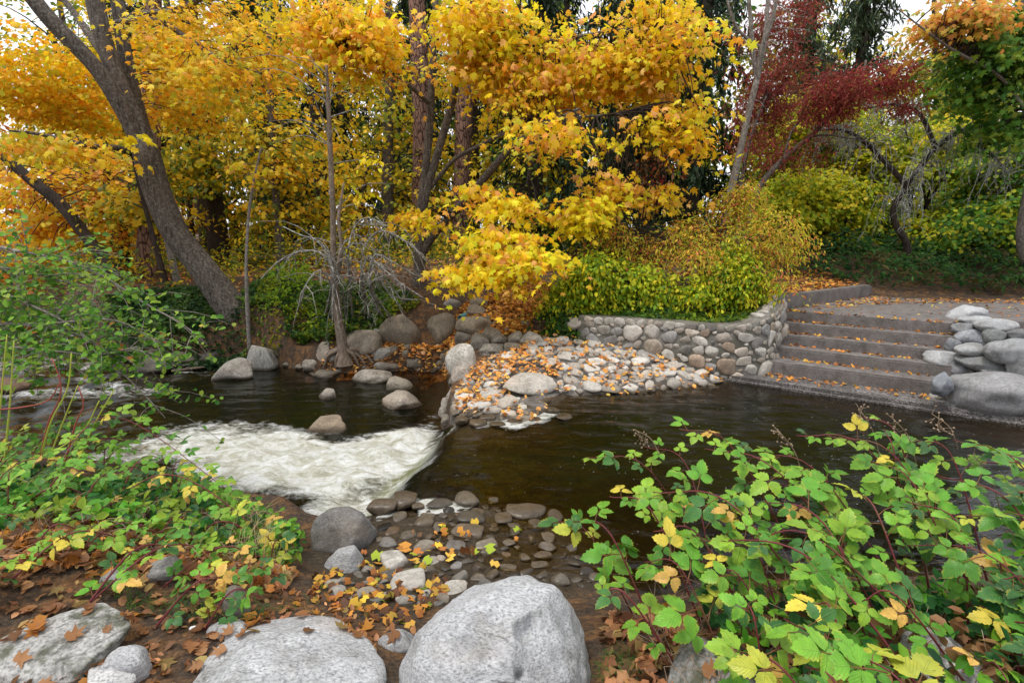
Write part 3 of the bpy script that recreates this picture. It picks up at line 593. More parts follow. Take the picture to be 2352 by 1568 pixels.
# ------------------------------------------------------------------ boulders
GREY, PALE, BRN, DRK, WARM = (.92, .91, .90), (1.3, 1.28, 1.24), (.62, .55, .46), (.42, .40, .37), (1.0, .90, .80)
FB = [  # px, py, w, h, mesh, colour, label, tilt
 (923, 754, 88, 66, VAR_B[0], BRN, 'round dark brown boulder beside the ivy, first of the three big ones above the shore', 0),
 (1010, 747, 80, 58, VAR_B[1], BRN, 'blunt dark boulder between the two rounded ones below the teal pipe', 0),
 (1090, 746, 80, 42, VAR_B[2], BRN, 'long low dark boulder right under the teal pipe', -.1),
 (1097, 711, 44, 22, VAR_B[3], BRN, 'small brown boulder that the teal pipe sticks out from', 0),
 (1096, 693, 48, 24, VAR_B[4], (.66, .60, .50), 'smooth tan boulder at the edge of the leaf-covered path', 0),
 (1039, 694, 42, 18, VAR_A[0], GREY, 'flat grey stone on the leaf-covered bank beside the tan boulder', 0),
 (829, 786, 88, 54, VAR_A[1], (.86, .78, .68), 'big cracked grey-tan boulder right behind the small tree with bare roots', 0),
 (870, 768, 30, 28, VAR_A[2], GREY, 'small angular grey stone wedged behind the cracked boulder', 0),
 (876, 806, 50, 30, VAR_A[3], GREY, 'slanting grey slab leaning on the cracked boulder', -.55),
 (743, 804, 34, 38, VAR_A[4], WARM, 'upright tan stone beside the small tree roots', 0),
 (767, 816, 26, 21, VAR_B[5], GREY, 'small rounded grey stone tucked against the tree roots', 0),
 (1066, 778, 42, 30, VAR_B[6], DRK, 'dark rounded stone at the head of the tall pale boulder', 0),
 (1101, 783, 42, 36, VAR_A[5], (.72, .68, .62), 'angular grey stone in the row above the cobble apron', 0),
 (1131, 766, 42, 30, VAR_B[7], (.74, .66, .55), 'tan domed stone at the back of the row above the apron', 0),
 (1147, 777, 40, 20, VAR_A[6], (.80, .74, .66), 'flat-topped tan stone in the row above the apron', 0),
 (1131, 801, 56, 28, VAR_B[8], (.66, .63, .58), 'long smooth grey stone lying across the top of the apron', -.12),
 (1182, 799, 48, 24, VAR_B[9], (.60, .54, .47), 'smooth brown-grey stone at the top edge of the apron', 0),
 (1183, 773, 34, 26, VAR_A[7], (.84, .76, .66), 'blocky tan stone beside the banded white stone', 0),
 (1222, 776, 58, 32, VAR_A[0], (1.15, 1.12, 1.06), 'banded white and grey angular stone at the top corner of the apron', 0),
 (1057, 826, 70, 74, VAR_B[1], PALE, 'tall pale smooth boulder standing between the pool and the apron', 0),
 (1060, 856, 44, 34, VAR_A[2], (1.15, 1.05, .98), 'pinkish white stone at the foot of the tall pale boulder', 0),
 (953, 830, 38, 27, VAR_B[3], (.55, .51, .45), 'round dark stone at the pool edge among yellow leaves', 0),
 (875, 837, 40, 23, VAR_A[5], GREY, 'grey shore stone behind the big flat pool boulder', 0),
 (899, 842, 38, 22, VAR_B[6], (.70, .64, .58), 'mottled shore stone behind the pointed pool stone', 0),
 (854, 863, 88, 42, VAR_B[4], (1.05, 1.0, .93), 'large flat-topped pale boulder standing in the pool near the roots', .05),
 (918, 883, 62, 36, VAR_A[3], (.82, .76, .68), 'pointed stone breaking the surface of the pool', 0),
 (923, 921, 84, 44, VAR_A[6], (.92, .84, .76), 'broad peaked boulder half sunk in the middle of the pool', 0),
 (752, 907, 46, 30, VAR_A[1], (.80, .75, .70), 'small pale-topped stone alone in the pool', 0),
 (747, 860, 54, 22, VAR_B[8], (.55, .5, .44), 'low dark stone in the pool below the tree roots', 0),
 (715, 837, 36, 26, VAR_B[2], (.85, .8, .74), 'rounded stone at the water edge beside the upright tan stone', 0),
 (747, 978, 92, 46, VAR_A[4], (.70, .58, .46), 'orange-streaked boulder at the edge of the white water', 0),
 (538, 849, 78, 52, VAR_A[7], (.88, .86, .84), 'lower pale granite boulder in front of the leaning maple, half in the water', -.15),
 (605, 822, 70, 62, VAR_A[2], (.80, .82, .84), 'upright blue-grey boulder at the foot of the slim sapling', 0),
 (357, 839, 88, 42, VAR_B[7], DRK, 'long dark wet boulder at the end of the rapids', -.1),
 (420, 822, 68, 36, VAR_B[0], (.46, .42, .37), 'dark wet boulder behind the long one at the rapids', 0),
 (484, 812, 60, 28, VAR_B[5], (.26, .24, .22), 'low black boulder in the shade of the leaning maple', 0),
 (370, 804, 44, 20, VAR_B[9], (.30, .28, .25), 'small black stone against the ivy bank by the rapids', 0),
 (25, 888, 90, 42, VAR_B[6], (.45, .30, .22), 'reddish brown boulder washed by the rapids', 0)]
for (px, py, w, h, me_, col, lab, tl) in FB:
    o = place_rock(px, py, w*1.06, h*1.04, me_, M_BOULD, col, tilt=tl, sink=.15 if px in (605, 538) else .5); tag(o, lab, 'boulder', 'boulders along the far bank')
for (px, py, w, h) in [(932, 811, 17, 17), (1018, 820, 16, 20), (1010, 833, 20, 14), (1003, 842, 24, 14), (780, 852, 22, 14), (905, 800, 22, 15), (1026, 806, 16, 14), (960, 848, 24, 11), (995, 850, 26, 11), (690, 842, 22, 14), (840, 842, 20, 13), (720, 858, 24, 10), (935, 796, 18, 12), (1020, 845, 18, 14), (660, 836, 18, 12)]:
    o = place_rock(px, py, w, h, VAR_B[int(px) % 10], M_BOULD, (.62, .57, .5), 'shore_stone'); tag(o, 'small rounded stone on the leafy shore of the pool', 'stone', 'small stones along the pool shore')
for (px, py, w, h) in [(1165, 757, 14, 10), (1122, 732, 16, 16), (1205, 742, 24, 12), (1135, 742, 12, 10)]:
    o = place_rock(px, py, w, h, VAR_A[int(px) % 8], M_BOULD, (.6, .52, .42), 'path_stone'); tag(o, 'small stone lying on the leaf-covered path behind the apron', 'stone', 'stones on the leafy path')
for (px, py, w, h) in [(690, 905, 60, 30), (820, 930, 70, 34), (960, 890, 50, 24), (660, 930, 60, 30), (780, 885, 60, 24), (870, 945, 60, 24), (990, 930, 40, 26), (710, 880, 50, 20), (600, 890, 60, 24)]:
    o = place_rock(px, py, w, h, VAR_B[int(px) % 10], M_BOULD, (.7, .6, .42), 'sunken_stone', zbase=ZD-.38, sink=.2); o.location.z = min(o.location.z, ZD-.04-o.scale.z); tag(o, 'stone lying under the brown water of the pool', 'stone', 'stones on the bed of the pool')
for k, (px, py, w, h, c_) in enumerate([(1052, 886, 36, 28, (1.15, 1.08, 1.02)), (1040, 906, 34, 30, (1.0, .95, .9)), (1032, 926, 38, 34, (1.2, 1.15, 1.1)), (1024, 946, 34, 28, (.8, .75, .7)), (1045, 866, 30, 26, (.85, .8, .74)), (1030, 962, 34, 22, (.6, .55, .5))]):
    o = place_rock(px, py, w, h, VAR_A[k], M_BOULD, c_, 'edge_stone', zbase=-.24, level=ZD, sink=.75); tag(o, 'pale stone set in the steep edge of the apron above the pool', 'stone', 'stones in the pool edge of the apron')
for k, (px, py, w, h) in enumerate([(1080, 948, 42, 20), (1120, 957, 38, 17), (1160, 946, 46, 22), (1203, 938, 42, 20), (1243, 922, 42, 20), (1268, 942, 36, 20), (1295, 956, 40, 18), (1228, 962, 34, 14), (1182, 966, 38, 15), (1143, 972, 38, 15), (1098, 970, 40, 18), (1062, 962, 36, 18), (1110, 940, 26, 12), (1185, 950, 24, 12)]):
    o = place_rock(px, py, w, h, VAR_F[k % 14], M_BOULD, (.78, .68, .56), 'spill_stone', zbase=-.02, level=.04, sink=.4); o.location.z -= .012; tag(o, 'wet brown stone in the thin spill of water below the apron', 'stone', 'wet stones in the spill below the apron')
RP = [(2218, 716, 80, 34, 1, (1.35, 1.35, 1.35), 'white domed stone on top of the rock pile at the head of the steps'), (2238, 733, 64, 18, 0, (1.2, 1.2, 1.2), 'thin pale slab under the white domed stone'), (2215, 751, 50, 22, 1, (.8, .8, .82), 'mottled stone at the end of the second step'), (2286, 746, 80, 30, 0, (1.15, 1.15, 1.15), 'pale grey wedge-shaped stone lying on the rock pile beside the path'), (2229, 771, 58, 32, 0, (1.0, 1.02, 1.08), 'hollowed blue-grey stone in the rock pile'), (2285, 772, 52, 34, 0, (.55, .57, .55), 'dark textured round stone in the rock pile'), (2341, 766, 48, 24, 0, (.55, .55, .55), 'dark stone at the back of the rock pile by the path'), (2189, 789, 32, 26, 0, (.62, .63, .66), 'small dark grey stone at the end of the third step'), (2233, 800, 70, 27, 0, (1.1, 1.1, 1.08), 'long pale stone in the middle of the rock pile'), (2318, 800, 96, 48, 0, (.85, .86, .86), 'big smooth grey boulder in the rock pile with a rust stain'), (2165, 818, 68, 32, 1, (1.2, 1.18, 1.16), 'white veined stone sitting on the end of the fourth step'), (2270, 828, 128, 42, 0, (.72, .74, .73), 'long grey-green boulder across the rock pile'), (2206, 847, 44, 25, 0, (.75, .75, .77), 'small grey stone under the long grey-green boulder'), (2311, 850, 110, 26, 0, (1.1, 1.1, 1.08), 'pale slab behind the largest boulder of the pile'), (2290, 893, 206, 96, 0, (.86, .84, .83), 'largest smooth boulder of the pile, lying over the ledge'), (2163, 876, 48, 44, 1, (.78, .82, .88), 'blue-grey angular stone on the end of the lowest step'), (2160, 905, 48, 26, 1, (1.0, .94, .86), 'tan and white stone on the ledge under the blue-grey one'), (2280, 950, 134, 58, 0, (.62, .60, .60), 'dark wet boulder at the water under the largest one'), (2350, 830, 60, 60, 0, (.8, .8, .8), 'grey boulder behind the rust-stained one'), (2200, 872, 40, 26, 0, (.7, .7, .72), 'grey stone wedged behind the blue-grey angular one'), (2195, 925, 50, 24, 0, (.5, .5, .48), 'dark stone filling the gap under the largest boulder')]
zb = [.88, .88, .80, .86, .68, .78, .86, .60, .62, .66, .44, .46, .34, .42, .14, .29, .09, -.1, .5, .25, .06]
for k, (px, py, w, h, an, col, lab) in enumerate(RP):
    o = place_rock(px, py, w, h*1.04, (VAR_A if an else VAR_R)[k % 8], M_PILE, tuple(np.array(col)*(.93, .95, .98)), zbase=zb[k], level=0.0, seed=k); tag(o, lab, 'boulder', 'rocks piled beside the steps')
# foreground
def big_rock(px, py, w, h, seed, mat, col, lab, sub=5, ang=.3, zbase=None, tilt=0, deep=.85, sink=.5, fine=.02, pits=()):
    me_ = make_rock(seed, sub, ang+(.05 if seed in (901, 902) else .3), .16, fine*1.2, pits=pits, sq=2.4)
    o = place_rock(px, py, w, h, me_, mat, col, tilt=tilt, zbase=zbase, deep=deep, sink=sink, seed=seed, level=-.02); return tag(o, lab, 'boulder', 'boulders on the near bank')
NB = []
NB.append(big_rock(1150, 1500, 530, 365, 901, M_GRAN, (1.06, 1.07, 1.1), 'largest speckled white granite boulder with a row of small hollows on its top', zbase=.30, deep=.95, sub=6, pits=[((-.28, -.55, .8), .12, .09), ((-.05, -.25, 1), .11, .08), ((.30, -.35, .9), .15, .17), ((.40, -.22, 1.0), .08, .15), ((.25, -.75, .7), .07, .15), ((.12, -.95, .52), .19, .15), ((.24, -1.0, .42), .14, .12), ((-.12, -.62, .75), .05, .04), ((-.05, -.85, .6), .05, .03), ((-.45, -.8, .6), .05, .035)]))
NB.append(big_rock(640, 1560, 580, 290, 902, M_GRAN, (1.08, 1.09, 1.11), 'broad white granite boulder beside the bare dark soil path', zbase=.36, deep=.9))
NB.append(big_rock(125, 1490, 350, 165, 903, M_GRAN_MOSS, (1.05, 1.05, 1.05), 'moss-streaked granite boulder with maple leaves on it', zbase=.42, deep=.8))
NB.append(big_rock(290, 1528, 112, 92, 904, M_GRAN, (1.1, 1.1, 1.12), 'small rounded granite stone touching the mossy boulder', sub=4, zbase=.46))
NB.append(big_rock(250, 1568, 130, 78, 905, M_GRAN, (1.25, 1.22, 1.2), 'pale wedge of stone in front of the small rounded granite stone', sub=4, ang=.8, zbase=.48))
NB.append(big_rock(522, 1450, 104, 56, 906, M_GRAN, (.95, .95, .95), 'low grey stone half buried behind the broad white boulder', sub=4, zbase=.38))
NB.append(big_rock(912, 1474, 96, 60, 907, M_GRAN, (.92, .92, .94), 'small grey stone wedged between the two white boulders', sub=4, zbase=.3))
NB.append(big_rock(790, 1224, 152, 132, 908, M_GRAN, (.48, .46, .44), 'dark round speckled boulder at the end of the weir', zbase=-.05, deep=.9))
NB.append(big_rock(792, 1288, 100, 66, 909, M_GRAN, (.90, .90, .90), 'tilted grey boulder leaning on the dark one at the weir', sub=4, zbase=.02, tilt=-.6))
NB.append(big_rock(1650, 1540, 310, 140, 910, M_GRAN_MOSS, (.72, .72, .72), 'dark grey boulder under the bramble, mossy on one side', zbase=.44))
NB.append(big_rock(2175, 1545, 270, 170, 911, M_GRAN, (1.3, 1.27, 1.26), 'white cracked granite boulder under the bramble', zbase=.46, ang=.5))
NB.append(big_rock(380, 1308, 80, 52, 912, M_GRAN, (.75, .72, .68), 'grey stone under the trailing bramble beside the bare soil', sub=4))
NB.append(big_rock(268, 1328, 74, 44, 913, M_GRAN, (.75, .74, .72), 'flat grey stone in the grass under the bramble', sub=4))
NB.append(big_rock(540, 1385, 60, 80, 914, M_BOULD, (.5, .47, .44), 'narrow dark stone standing among yellow bramble leaves', sub=3))
# ------------------------------------------------------------------ foliage tools
def fan(outline, z=0.0, cz=.05):
    o = np.array(outline, float); v = np.zeros((len(o)+1, 3)); v[1:, :2] = o; r = np.hypot(o[:, 0], o[:, 1]); v[1:, 2] = -z*r*r; v[0, 2] = cz
    n = len(o); return v, np.array([(0, 1+i, 1+(i+1) % n) for i in range(n)])
hm = [(-.45, .0), (-.40, .26), (-.14, .46), (-.06, .24), (.26, .50), (.20, .17), (.60, 0)]
MAPLE = fan(hm+[(x, -y) for x, y in hm[-2:0:-1]], .25)
hm2 = [(-.4, 0), (-.2, .42), (0, .2), (.3, .42), (.55, 0)]
MAPLE_S = fan(hm2+[(x, -y) for x, y in hm2[-2:0:-1]], .2)
def oval(w=.26, fold=.10, droop=.15):
    v = np.array([(-.5, 0, 0), (.5, 0, -droop), (-.2, w, fold), (.2, w*.9, fold-droop*.4), (.2, -w*.9, fold-droop*.4), (-.2, -w, fold)])
    return v, np.array([(0, 3, 2), (0, 1, 3), (0, 4, 1), (0, 5, 4)])
OVAL, ROUND, SLIM = oval(.27), oval(.42, .06), oval(.15)
SLIVER = (np.array([(-.5, 0, 0), (.05, .10, .05), (.5, 0, -.1), (.0, -.10, .05)]), np.array([(0, 2, 1), (0, 3, 2)]))
SQ = (np.array([(-.5, -.1, 0), (-.1, .45, .1), (.5, .05, -.1), (.1, -.4, .1)]), np.array([(0, 2, 1), (0, 3, 2)]))
def unit(a): return a/(np.linalg.norm(a, axis=-1, keepdims=True)+1e-9)
def leaf_mesh(name, tmpl, pos, nrm, size, cols, mat, g, tang=None):
    tv, tf = tmpl; n = len(pos); nrm = unit(nrm)
    t = g.normal(size=(n, 3)) if tang is None else tang+g.normal(size=(n, 3))*.25
    t = unit(t-(t*nrm).sum(1)[:, None]*nrm); b = np.cross(nrm, t); size = np.broadcast_to(size, (n,))
    wv = g.uniform(.8, 1.2, n)
    V = pos[:, None]+size[:, None, None]*(tv[None, :, :1]*t[:, None]+tv[None, :, 1:2]*wv[:, None, None]*b[:, None]+tv[None, :, 2:]*g.uniform(.3, 1.8, n)[:, None, None]*nrm[:, None])
    k = len(tv); Fc = (tf[None]+np.arange(n)[:, None, None]*k).reshape(-1, 3)
    return mesh_np(name, V.reshape(-1, 3), Fc, mat, cols=np.repeat(cols, k, 0))
def pick(pal, n, g, spray=None, jit=.14):
    pal = np.array(pal); i = g.integers(0, len(pal), n)
    if spray is not None:
        base = g.integers(0, len(pal), spray.max()+1)[spray]; i = np.where(g.random(n) < .62, base, i)
    c = pal[i]*(1+g.normal(0, jit, (n, 1)))*(1+g.normal(0, .05, (n, 3))); return np.clip(c, .004, 1)
def in_ells(ells, n, g, shell=.45, gapf=0.0, gseed=0):
    vol = np.array([e[3]*e[4]*e[5]*(e[6] if len(e) > 6 else 1) for e in ells]); w = vol**.8; w /= w.sum()
    out = []; k = 0
    while k < n:
        j = g.choice(len(ells), n, p=w); e = np.array([x[:6] for x in ells])[j]
        d = unit(g.normal(size=(n, 3))); r = g.random(n)**shell
        p = e[:, :3]+d*r[:, None]*e[:, 3:6]
        if gapf:
            p = p[(np.sin(p[:, 0]*1.9+gseed)+np.sin(p[:, 1]*1.7+p[:, 2]*2.3+gseed*2)+np.sin(p[:, 2]*3.1-p[:, 0]*1.1)) > gapf]
        out.append(p); k += len(p)
    return np.concatenate(out)[:n]
def ell(px, py, rx_, ry_, Y, dep, w=1.0):
    c = at(px, py, Y); s = Y/math.cos(PITCH)/F; return (c[0], c[1], c[2], rx_*s, dep, ry_*s, w)
def foliage(name, parent, centers, per, rad, flat, size, pal, tmpl, mat, g, up=.7, out=.5, rand=.6, cen=None, droop=.3, sizejit=.25, lo=None, kind='stuff', jit=.14):
    n = len(centers)*per; sp = np.repeat(np.arange(len(centers)), per)
    off = g.normal(size=(n, 3))*np.array((1, 1, flat))*rad*.6; rr = np.hypot(off[:, 0], off[:, 1]); off[:, 2] -= droop*rr*rr/max(rad, .01)
    pos = centers[sp]+off
    if lo is not None:
        z = ground_z(pos[:, 0], pos[:, 1]); pos[:, 2] = np.maximum(pos[:, 2], z+lo)
    o = unit(pos-(cen if cen is not None else pos.mean(0)))
    nrm = up*np.array((0, 0, 1))+out*o+rand*g.normal(size=(n, 3))*.7+.3*unit(off)
    me_ = leaf_mesh(name, tmpl, pos, nrm, size*np.clip(1+g.normal(0, sizejit, n), .5, 1.7), pick(pal, n, g, sp, jit), mat, g, tang=unit(off)-np.array((0, 0, .5)))
    ob = link(name, me_); ob['kind'] = kind
    if parent: child_keep(ob, parent)
    return ob
def twigs_to(centers, skel, r0, g, T, sides=4, seg=5, rise=.12, maxn=400, lim=1.6):
    sk = np.concatenate(skel)
    for c in centers[:maxn]:
        d = np.linalg.norm(sk-c, axis=1)+.5*np.maximum(0, sk[:, 2]-c[2])*0; j = np.argsort(d)[min(int(g.integers(0, 6)), len(sk)-1)]; a = sk[j]; L = np.linalg.norm(c-a)
        if L < .1 or L > lim: continue
        mid = (a+c)/2+np.array((*g.normal(0, .06*L, 2), rise*L))
        T.add(resample([a, mid, c], seg), np.linspace(r0*min(1, .35+L*.22), r0*.18, seg), sides)
def mktree(name, label, base, trunks, bark, cat='tree', group=None, sides=14, lump=.045):
    """trunks: list of (points Nx3, radii) -> each a part called trunk"""
    t = tag(empty(name, tuple(base)), label, cat, group); sk = []
    for i, (pts, rad, *nm) in enumerate(trunks):
        n = max(8, len(pts)*7); pr = resample(np.c_[np.array(pts), np.array(rad)], n); T = Tubes(); T.add(pr[:, :3], pr[:, 3], sides, lump, i+len(name)); sk.append(pr[:, :3])
        child_keep(link(nm[0] if nm else 'trunk', T.mesh('trunk', bark)), t)
    return t, sk
def L3(*pts): return [at(*p) for p in pts]
LEAF = leaf_mat('leaf_blades', trans=.5); LEAF_DULL = leaf_mat('leaf_litter_blades', trans=.12, rough=.7); NEEDLE = leaf_mat('needles', trans=.15)
BK_MAPLE = bark_mat('maple_bark', (.028, .021, .017), (.17, .135, .115), stretch=.12, lichen=.22)
BK_DARK = bark_mat('dark_bark', (.020, .014, .011), (.085, .065, .052))
BK_PINE = bark_mat('pine_bark', (.035, .018, .013), (.27, .155, .115), plates=True)
BK_PALE = bark_mat('pale_bark', (.10, .085, .075), (.36, .31, .28), stretch=.5, lichen=.3)
BK_LICH = bark_mat('lichened_twigs', (.15, .13, .115), (.34, .31, .28), stretch=1, lichen=.8, lcol=(.50, .52, .47))
BK_TAN = bark_mat('smooth_tan_bark', (.10, .07, .05), (.33, .25, .19), stretch=.4, lichen=.15)
Y_GOLD = [(.88, .54, .02), (.90, .60, .025), (.84, .45, .02), (.92, .64, .05), (.70, .54, .03)]
Y_FRONT = [(.94, .62, .02), (.95, .70, .03), (.92, .52, .02), (.90, .42, .05), (.95, .74, .06), (.84, .74, .03), (.93, .52, .08), (.91, .50, .15), (.72, .70, .04), (.95, .72, .025)]
Y_LEMON = [(.95, .78, .02), (.95, .74, .02), (.94, .76, .03), (.93, .70, .02), (.90, .78, .04), (.66, .68, .03), (.92, .60, .05)]
Y_OLIVE = [(.60, .46, .02), (.48, .42, .025), (.70, .48, .02), (.28, .32, .025), (.78, .50, .02), (.14, .19, .03)]
Y_GREEN = [(.28, .30, .02), (.40, .36, .025), (.18, .24, .02), (.50, .42, .03), (.12, .18, .02)]
O_LEAF = [(.70, .27, .03), (.62, .22, .04), (.75, .38, .04), (.50, .24, .04)]
GREEN = [(.05, .12, .02), (.08, .17, .025), (.035, .09, .02), (.12, .22, .03)]

# ------------------------------------------------------------------ the big leaning maple
g = np.random.default_rng(31); b0 = gz(588, 790, .02)
b0[:2] *= 1.05; yb = b0[1]
tr1 = [(L3((606, 806, yb+.05), (572, 752, yb), (520, 690, yb-.05), (462, 612, yb-.1), (402, 535, yb-.15), (362, 440, yb-.2), (336, 350, yb-.25), (322, 320, yb-.25)), [.38, .31, .275, .26, .245, .235, .23, .17]),
       (L3((350, 400, yb-.2), (322, 330, yb-.25), (285, 255, yb-.35), (215, 150, yb-.5), (110, 40, yb-.7), (40, -50, yb-.8)), [.10, .15, .145, .135, .125, .115], 'stem'),
       (L3((352, 400, yb-.2), (325, 310, yb-.2), (290, 235, yb-.2), (262, 165, yb-.15), (235, 80, yb-.1), (205, -70, yb)), [.12, .165, .16, .155, .15, .14], 'stem'),
       (L3((362, 440, yb-.1), (340, 330, yb), (312, 235, yb+.15), (285, 110, yb+.3), (262, -60, yb+.45)), [.11, .125, .12, .115, .10], 'stem'),
       (L3((288, 75, yb+.3), (305, 38, yb+.2), (345, 30, yb), (400, 25, yb-.2), (470, -5, yb-.5)), [.06, .055, .05, .045, .035], 'limb'),
       (L3((268, 55, yb-.1), (330, 45, yb-.3), (380, 55, yb-.5), (440, 95, yb-.8), (520, 145, yb-1), (600, 170, yb-1.2)), [.06, .05, .045, .04, .03, .015], 'limb'),
       (L3((262, 160, yb), (215, 95, yb+.5), (170, 30, yb+1), (130, -20, yb+1.2)), [.08, .07, .06, .05], 'limb'),
       (L3((302, 355, yb-.2), (270, 340, yb-.7), (200, 335, yb-1.2), (100, 310, yb-1.6), (20, 300, yb-2)), [.07, .05, .04, .03, .012], 'limb')]
T1, sk = mktree('leaning_maple', 'big maple leaning over the stream, its dark trunk forking into three stems', b0*(1, 1, 0)+(0, 0, b0[2]), tr1, BK_MAPLE, sides=20, group=None)
roots = Tubes()
for a in [(540, 800), (560, 812), (600, 815), (640, 812), (660, 800), (620, 822)]:
    e = hit(*a); s_ = np.array((b0[0], b0[1], b0[2]+.15)); roots.add(resample([s_, (s_+e)/2+(0, 0, .02), e-(0, 0, .04)], 8), np.linspace(.16, .03, 8), 8, .1)
child_keep(link('roots', roots.mesh('roots', BK_MAPLE)), T1)
ells = [ell(100, 345, 150, 45, yb-1.5, .7, 1.5), ell(40, 150, 120, 80, yb+.5, 1.0), ell(160, 230, 110, 90, yb+1.6, 1.0), ell(440, 60, 130, 50, yb-.3, .9), ell(560, 160, 140, 80, yb-.6, 1.2), ell(640, 60, 150, 60, yb+.3, 1.5), ell(450, 220, 120, 70, yb+1.5, 1), ell(330, 110, 120, 60, yb+1.6, 1), ell(60, 230, 110, 50, yb+.5, 1.2)]
cs = in_ells(ells, 560, g, .5, -.9, 1)
foliage('crown', T1, cs, 23, .48, .14, .092, [(.92, .58, .02), (.86, .48, .02), (.93, .64, .03), (.72, .55, .03), (.88, .40, .03), (.55, .50, .03)], MAPLE, LEAF, g)
T = Tubes(); twigs_to(cs, sk, .016, g, T, lim=1.0); child_keep(link('twigs', T.mesh('twigs', BK_DARK)), T1)
sp = at(318, 312, yb-.8); foliage('leaf_spray', T1, np.array([sp]), 9, .22, .5, .17, Y_LEMON, MAPLE, LEAF, g, out=0, kind=None or 'stuff')

# ------------------------------------------------------------------ the golden maple over the leafy path
g = np.random.default_rng(32); b0 = gz(963, 662, .95); yb = b0[1]
tr = [(L3((963, 672, yb), (964, 620, yb), (966, 560, yb), (970, 520, yb)), [.17, .13, .12, .11]),
      (L3((970, 530, yb), (966, 490, yb), (975, 410, yb), (986, 300, yb), (992, 180, yb), (1000, 20, yb), (1005, -60, yb)), [.10, .085, .08, .075, .07, .055, .05], 'stem'),
      (L3((972, 480, yb), (985, 420, yb-.05), (1012, 330, yb-.1), (1035, 250, yb-.2), (1052, 165, yb-.2), (1062, 60, yb-.2), (1070, -40, yb-.2)), [.08, .08, .075, .07, .06, .05, .04], 'stem'),
      (L3((968, 585, yb), (1000, 535, yb-.2), (1060, 470, yb-.6), (1120, 400, yb-1.0), (1170, 345, yb-1.4), (1230, 300, yb-1.8), (1330, 250, yb-2.2)), [.09, .085, .075, .07, .06, .045, .02], 'limb'),
      (L3((1090, 430, yb-.8), (1130, 470, yb-1.5), (1160, 520, yb-2.3), (1170, 575, yb-2.9)), [.05, .04, .03, .012], 'limb'),
      (L3((990, 430, yb), (1040, 370, yb-.5), (1090, 340, yb-.9), (1200, 290, yb-1.3), (1330, 270, yb-1.8), (1460, 260, yb-2)), [.045, .04, .036, .03, .022, .01], 'limb'),
      (L3((1055, 150, yb-.2), (1150, 110, yb-.5), (1300, 90, yb-1), (1450, 70, yb-1.4), (1560, 110, yb-1.6)), [.05, .045, .035, .025, .01], 'limb'),
      (L3((988, 240, yb), (930, 190, yb-.5), (850, 150, yb-1), (780, 110, yb-1.4)), [.045, .035, .025, .012], 'limb')]
T10, sk = mktree('golden_maple', 'golden yellow maple with slender forked stems and low sprays over the leafy path', b0, tr, BK_MAPLE, sides=12)
ells = [ell(1100, 625, 85, 18, yb-3.0, .5, 2.6), ell(1210, 590, 85, 20, yb-3.1, .4, 2.6), ell(1150, 545, 75, 18, yb-2.9, .4, 2.0), ell(1170, 470, 55, 32, yb-2.4, .4), ell(1090, 440, 40, 45, yb-1.8, .4), ell(950, 500, 40, 38, yb-1.6, .3, 1.2), ell(930, 440, 55, 30, yb-1.2, .4), ell(1350, 490, 65, 45, yb-2.4, .5, 1.5), ell(1390, 430, 70, 45, yb-2, .5), ell(1500, 455, 60, 30, yb-1.6, .4),
        ell(1300, 300, 110, 50, yb-2.2, .8, 1.5), ell(1420, 260, 110, 60, yb-2, .8, 1.4), ell(1540, 240, 75, 75, yb-1.8, .8, 1.3), ell(1500, 130, 120, 70, yb-1.6, 1), ell(1580, 330, 30, 30, yb-1.8, .3), ell(1380, 170, 150, 60, yb-1.2, 1), ell(1240, 210, 100, 60, yb-1, 1), ell(1180, 100, 130, 70, yb-.8, 1), ell(1400, 50, 170, 60, yb-.8, 1.2), ell(1090, 60, 80, 55, yb-1, .9, 1.2), ell(860, 130, 90, 60, yb-1.4, .8, 1.2), ell(800, 60, 100, 50, yb-1.2, .9), ell(820, 220, 70, 45, yb-1.6, .5), ell(900, 250, 50, 40, yb-1, .5), ell(1330, 380, 80, 30, yb-.6, .5), ell(1120, 170, 80, 40, yb-.6, .6)]
cs = in_ells(ells, 900, g, .5, -.5, 2)
crown = foliage('crown', T10, cs[450:], 19, .48, .16, .102, Y_FRONT, MAPLE, LEAF, g, up=.5, out=.3, rand=.8, cen=np.array((b0[0]+1.5, b0[1]+2, 4.0)), sizejit=.32)
foliage('crown', T10, cs[:450], 19, .48, .16, .105, Y_FRONT, MAPLE, LEAF, g, up=.5, out=.3, rand=.8, cen=np.array((b0[0]+1.5, b0[1]+2, 4.0)), sizejit=.32)
lowells = ells[:4]+[ells[5], ells[7]]
csl = in_ells(lowells, 80, g, .6); foliage('crown', T10, csl, 26, .30, .2, .105, Y_LEMON, MAPLE, LEAF, g, up=.5, out=.3, rand=.5, cen=np.array((.2, 10.5, 2.2)))
LEAFO = leaf_mat('leaf_blades_single', 'object'); tvm, tfm = MAPLE
mvar = []
for k in range(4):
    vv = tvm.copy(); vv[:, 2] += g.normal(0, .05, len(vv)); mm = mesh_np('maple_leaf_%d' % k, vv, tfm, LEAFO); mvar.append(mm)
ct = in_ells(lowells, 260, g, .25); ct = ct[np.argsort(ct[:, 1])][:230]
for k, c in enumerate(ct):                                # the leaves of the low front sprays, one by one
    n_ = Vector((g.normal(0, .5), -.55+g.normal(0, .4), .7+g.normal(0, .3))).normalized(); s_ = float(g.uniform(.08, .135))
    o = link('leaf', mvar[k % 4], None, color=tuple(np.array(Y_LEMON)[g.integers(0, 5)]*g.uniform(.85, 1.05)))
    o.matrix_world = Matrix.LocRotScale(Vector(c), (n_.to_track_quat('Z', 'Y').to_matrix() @ Matrix.Rotation(g.uniform(0, 6.28), 3, 'Z')).to_quaternion(), Vector((s_, s_, s_))); child_keep(o, T10)
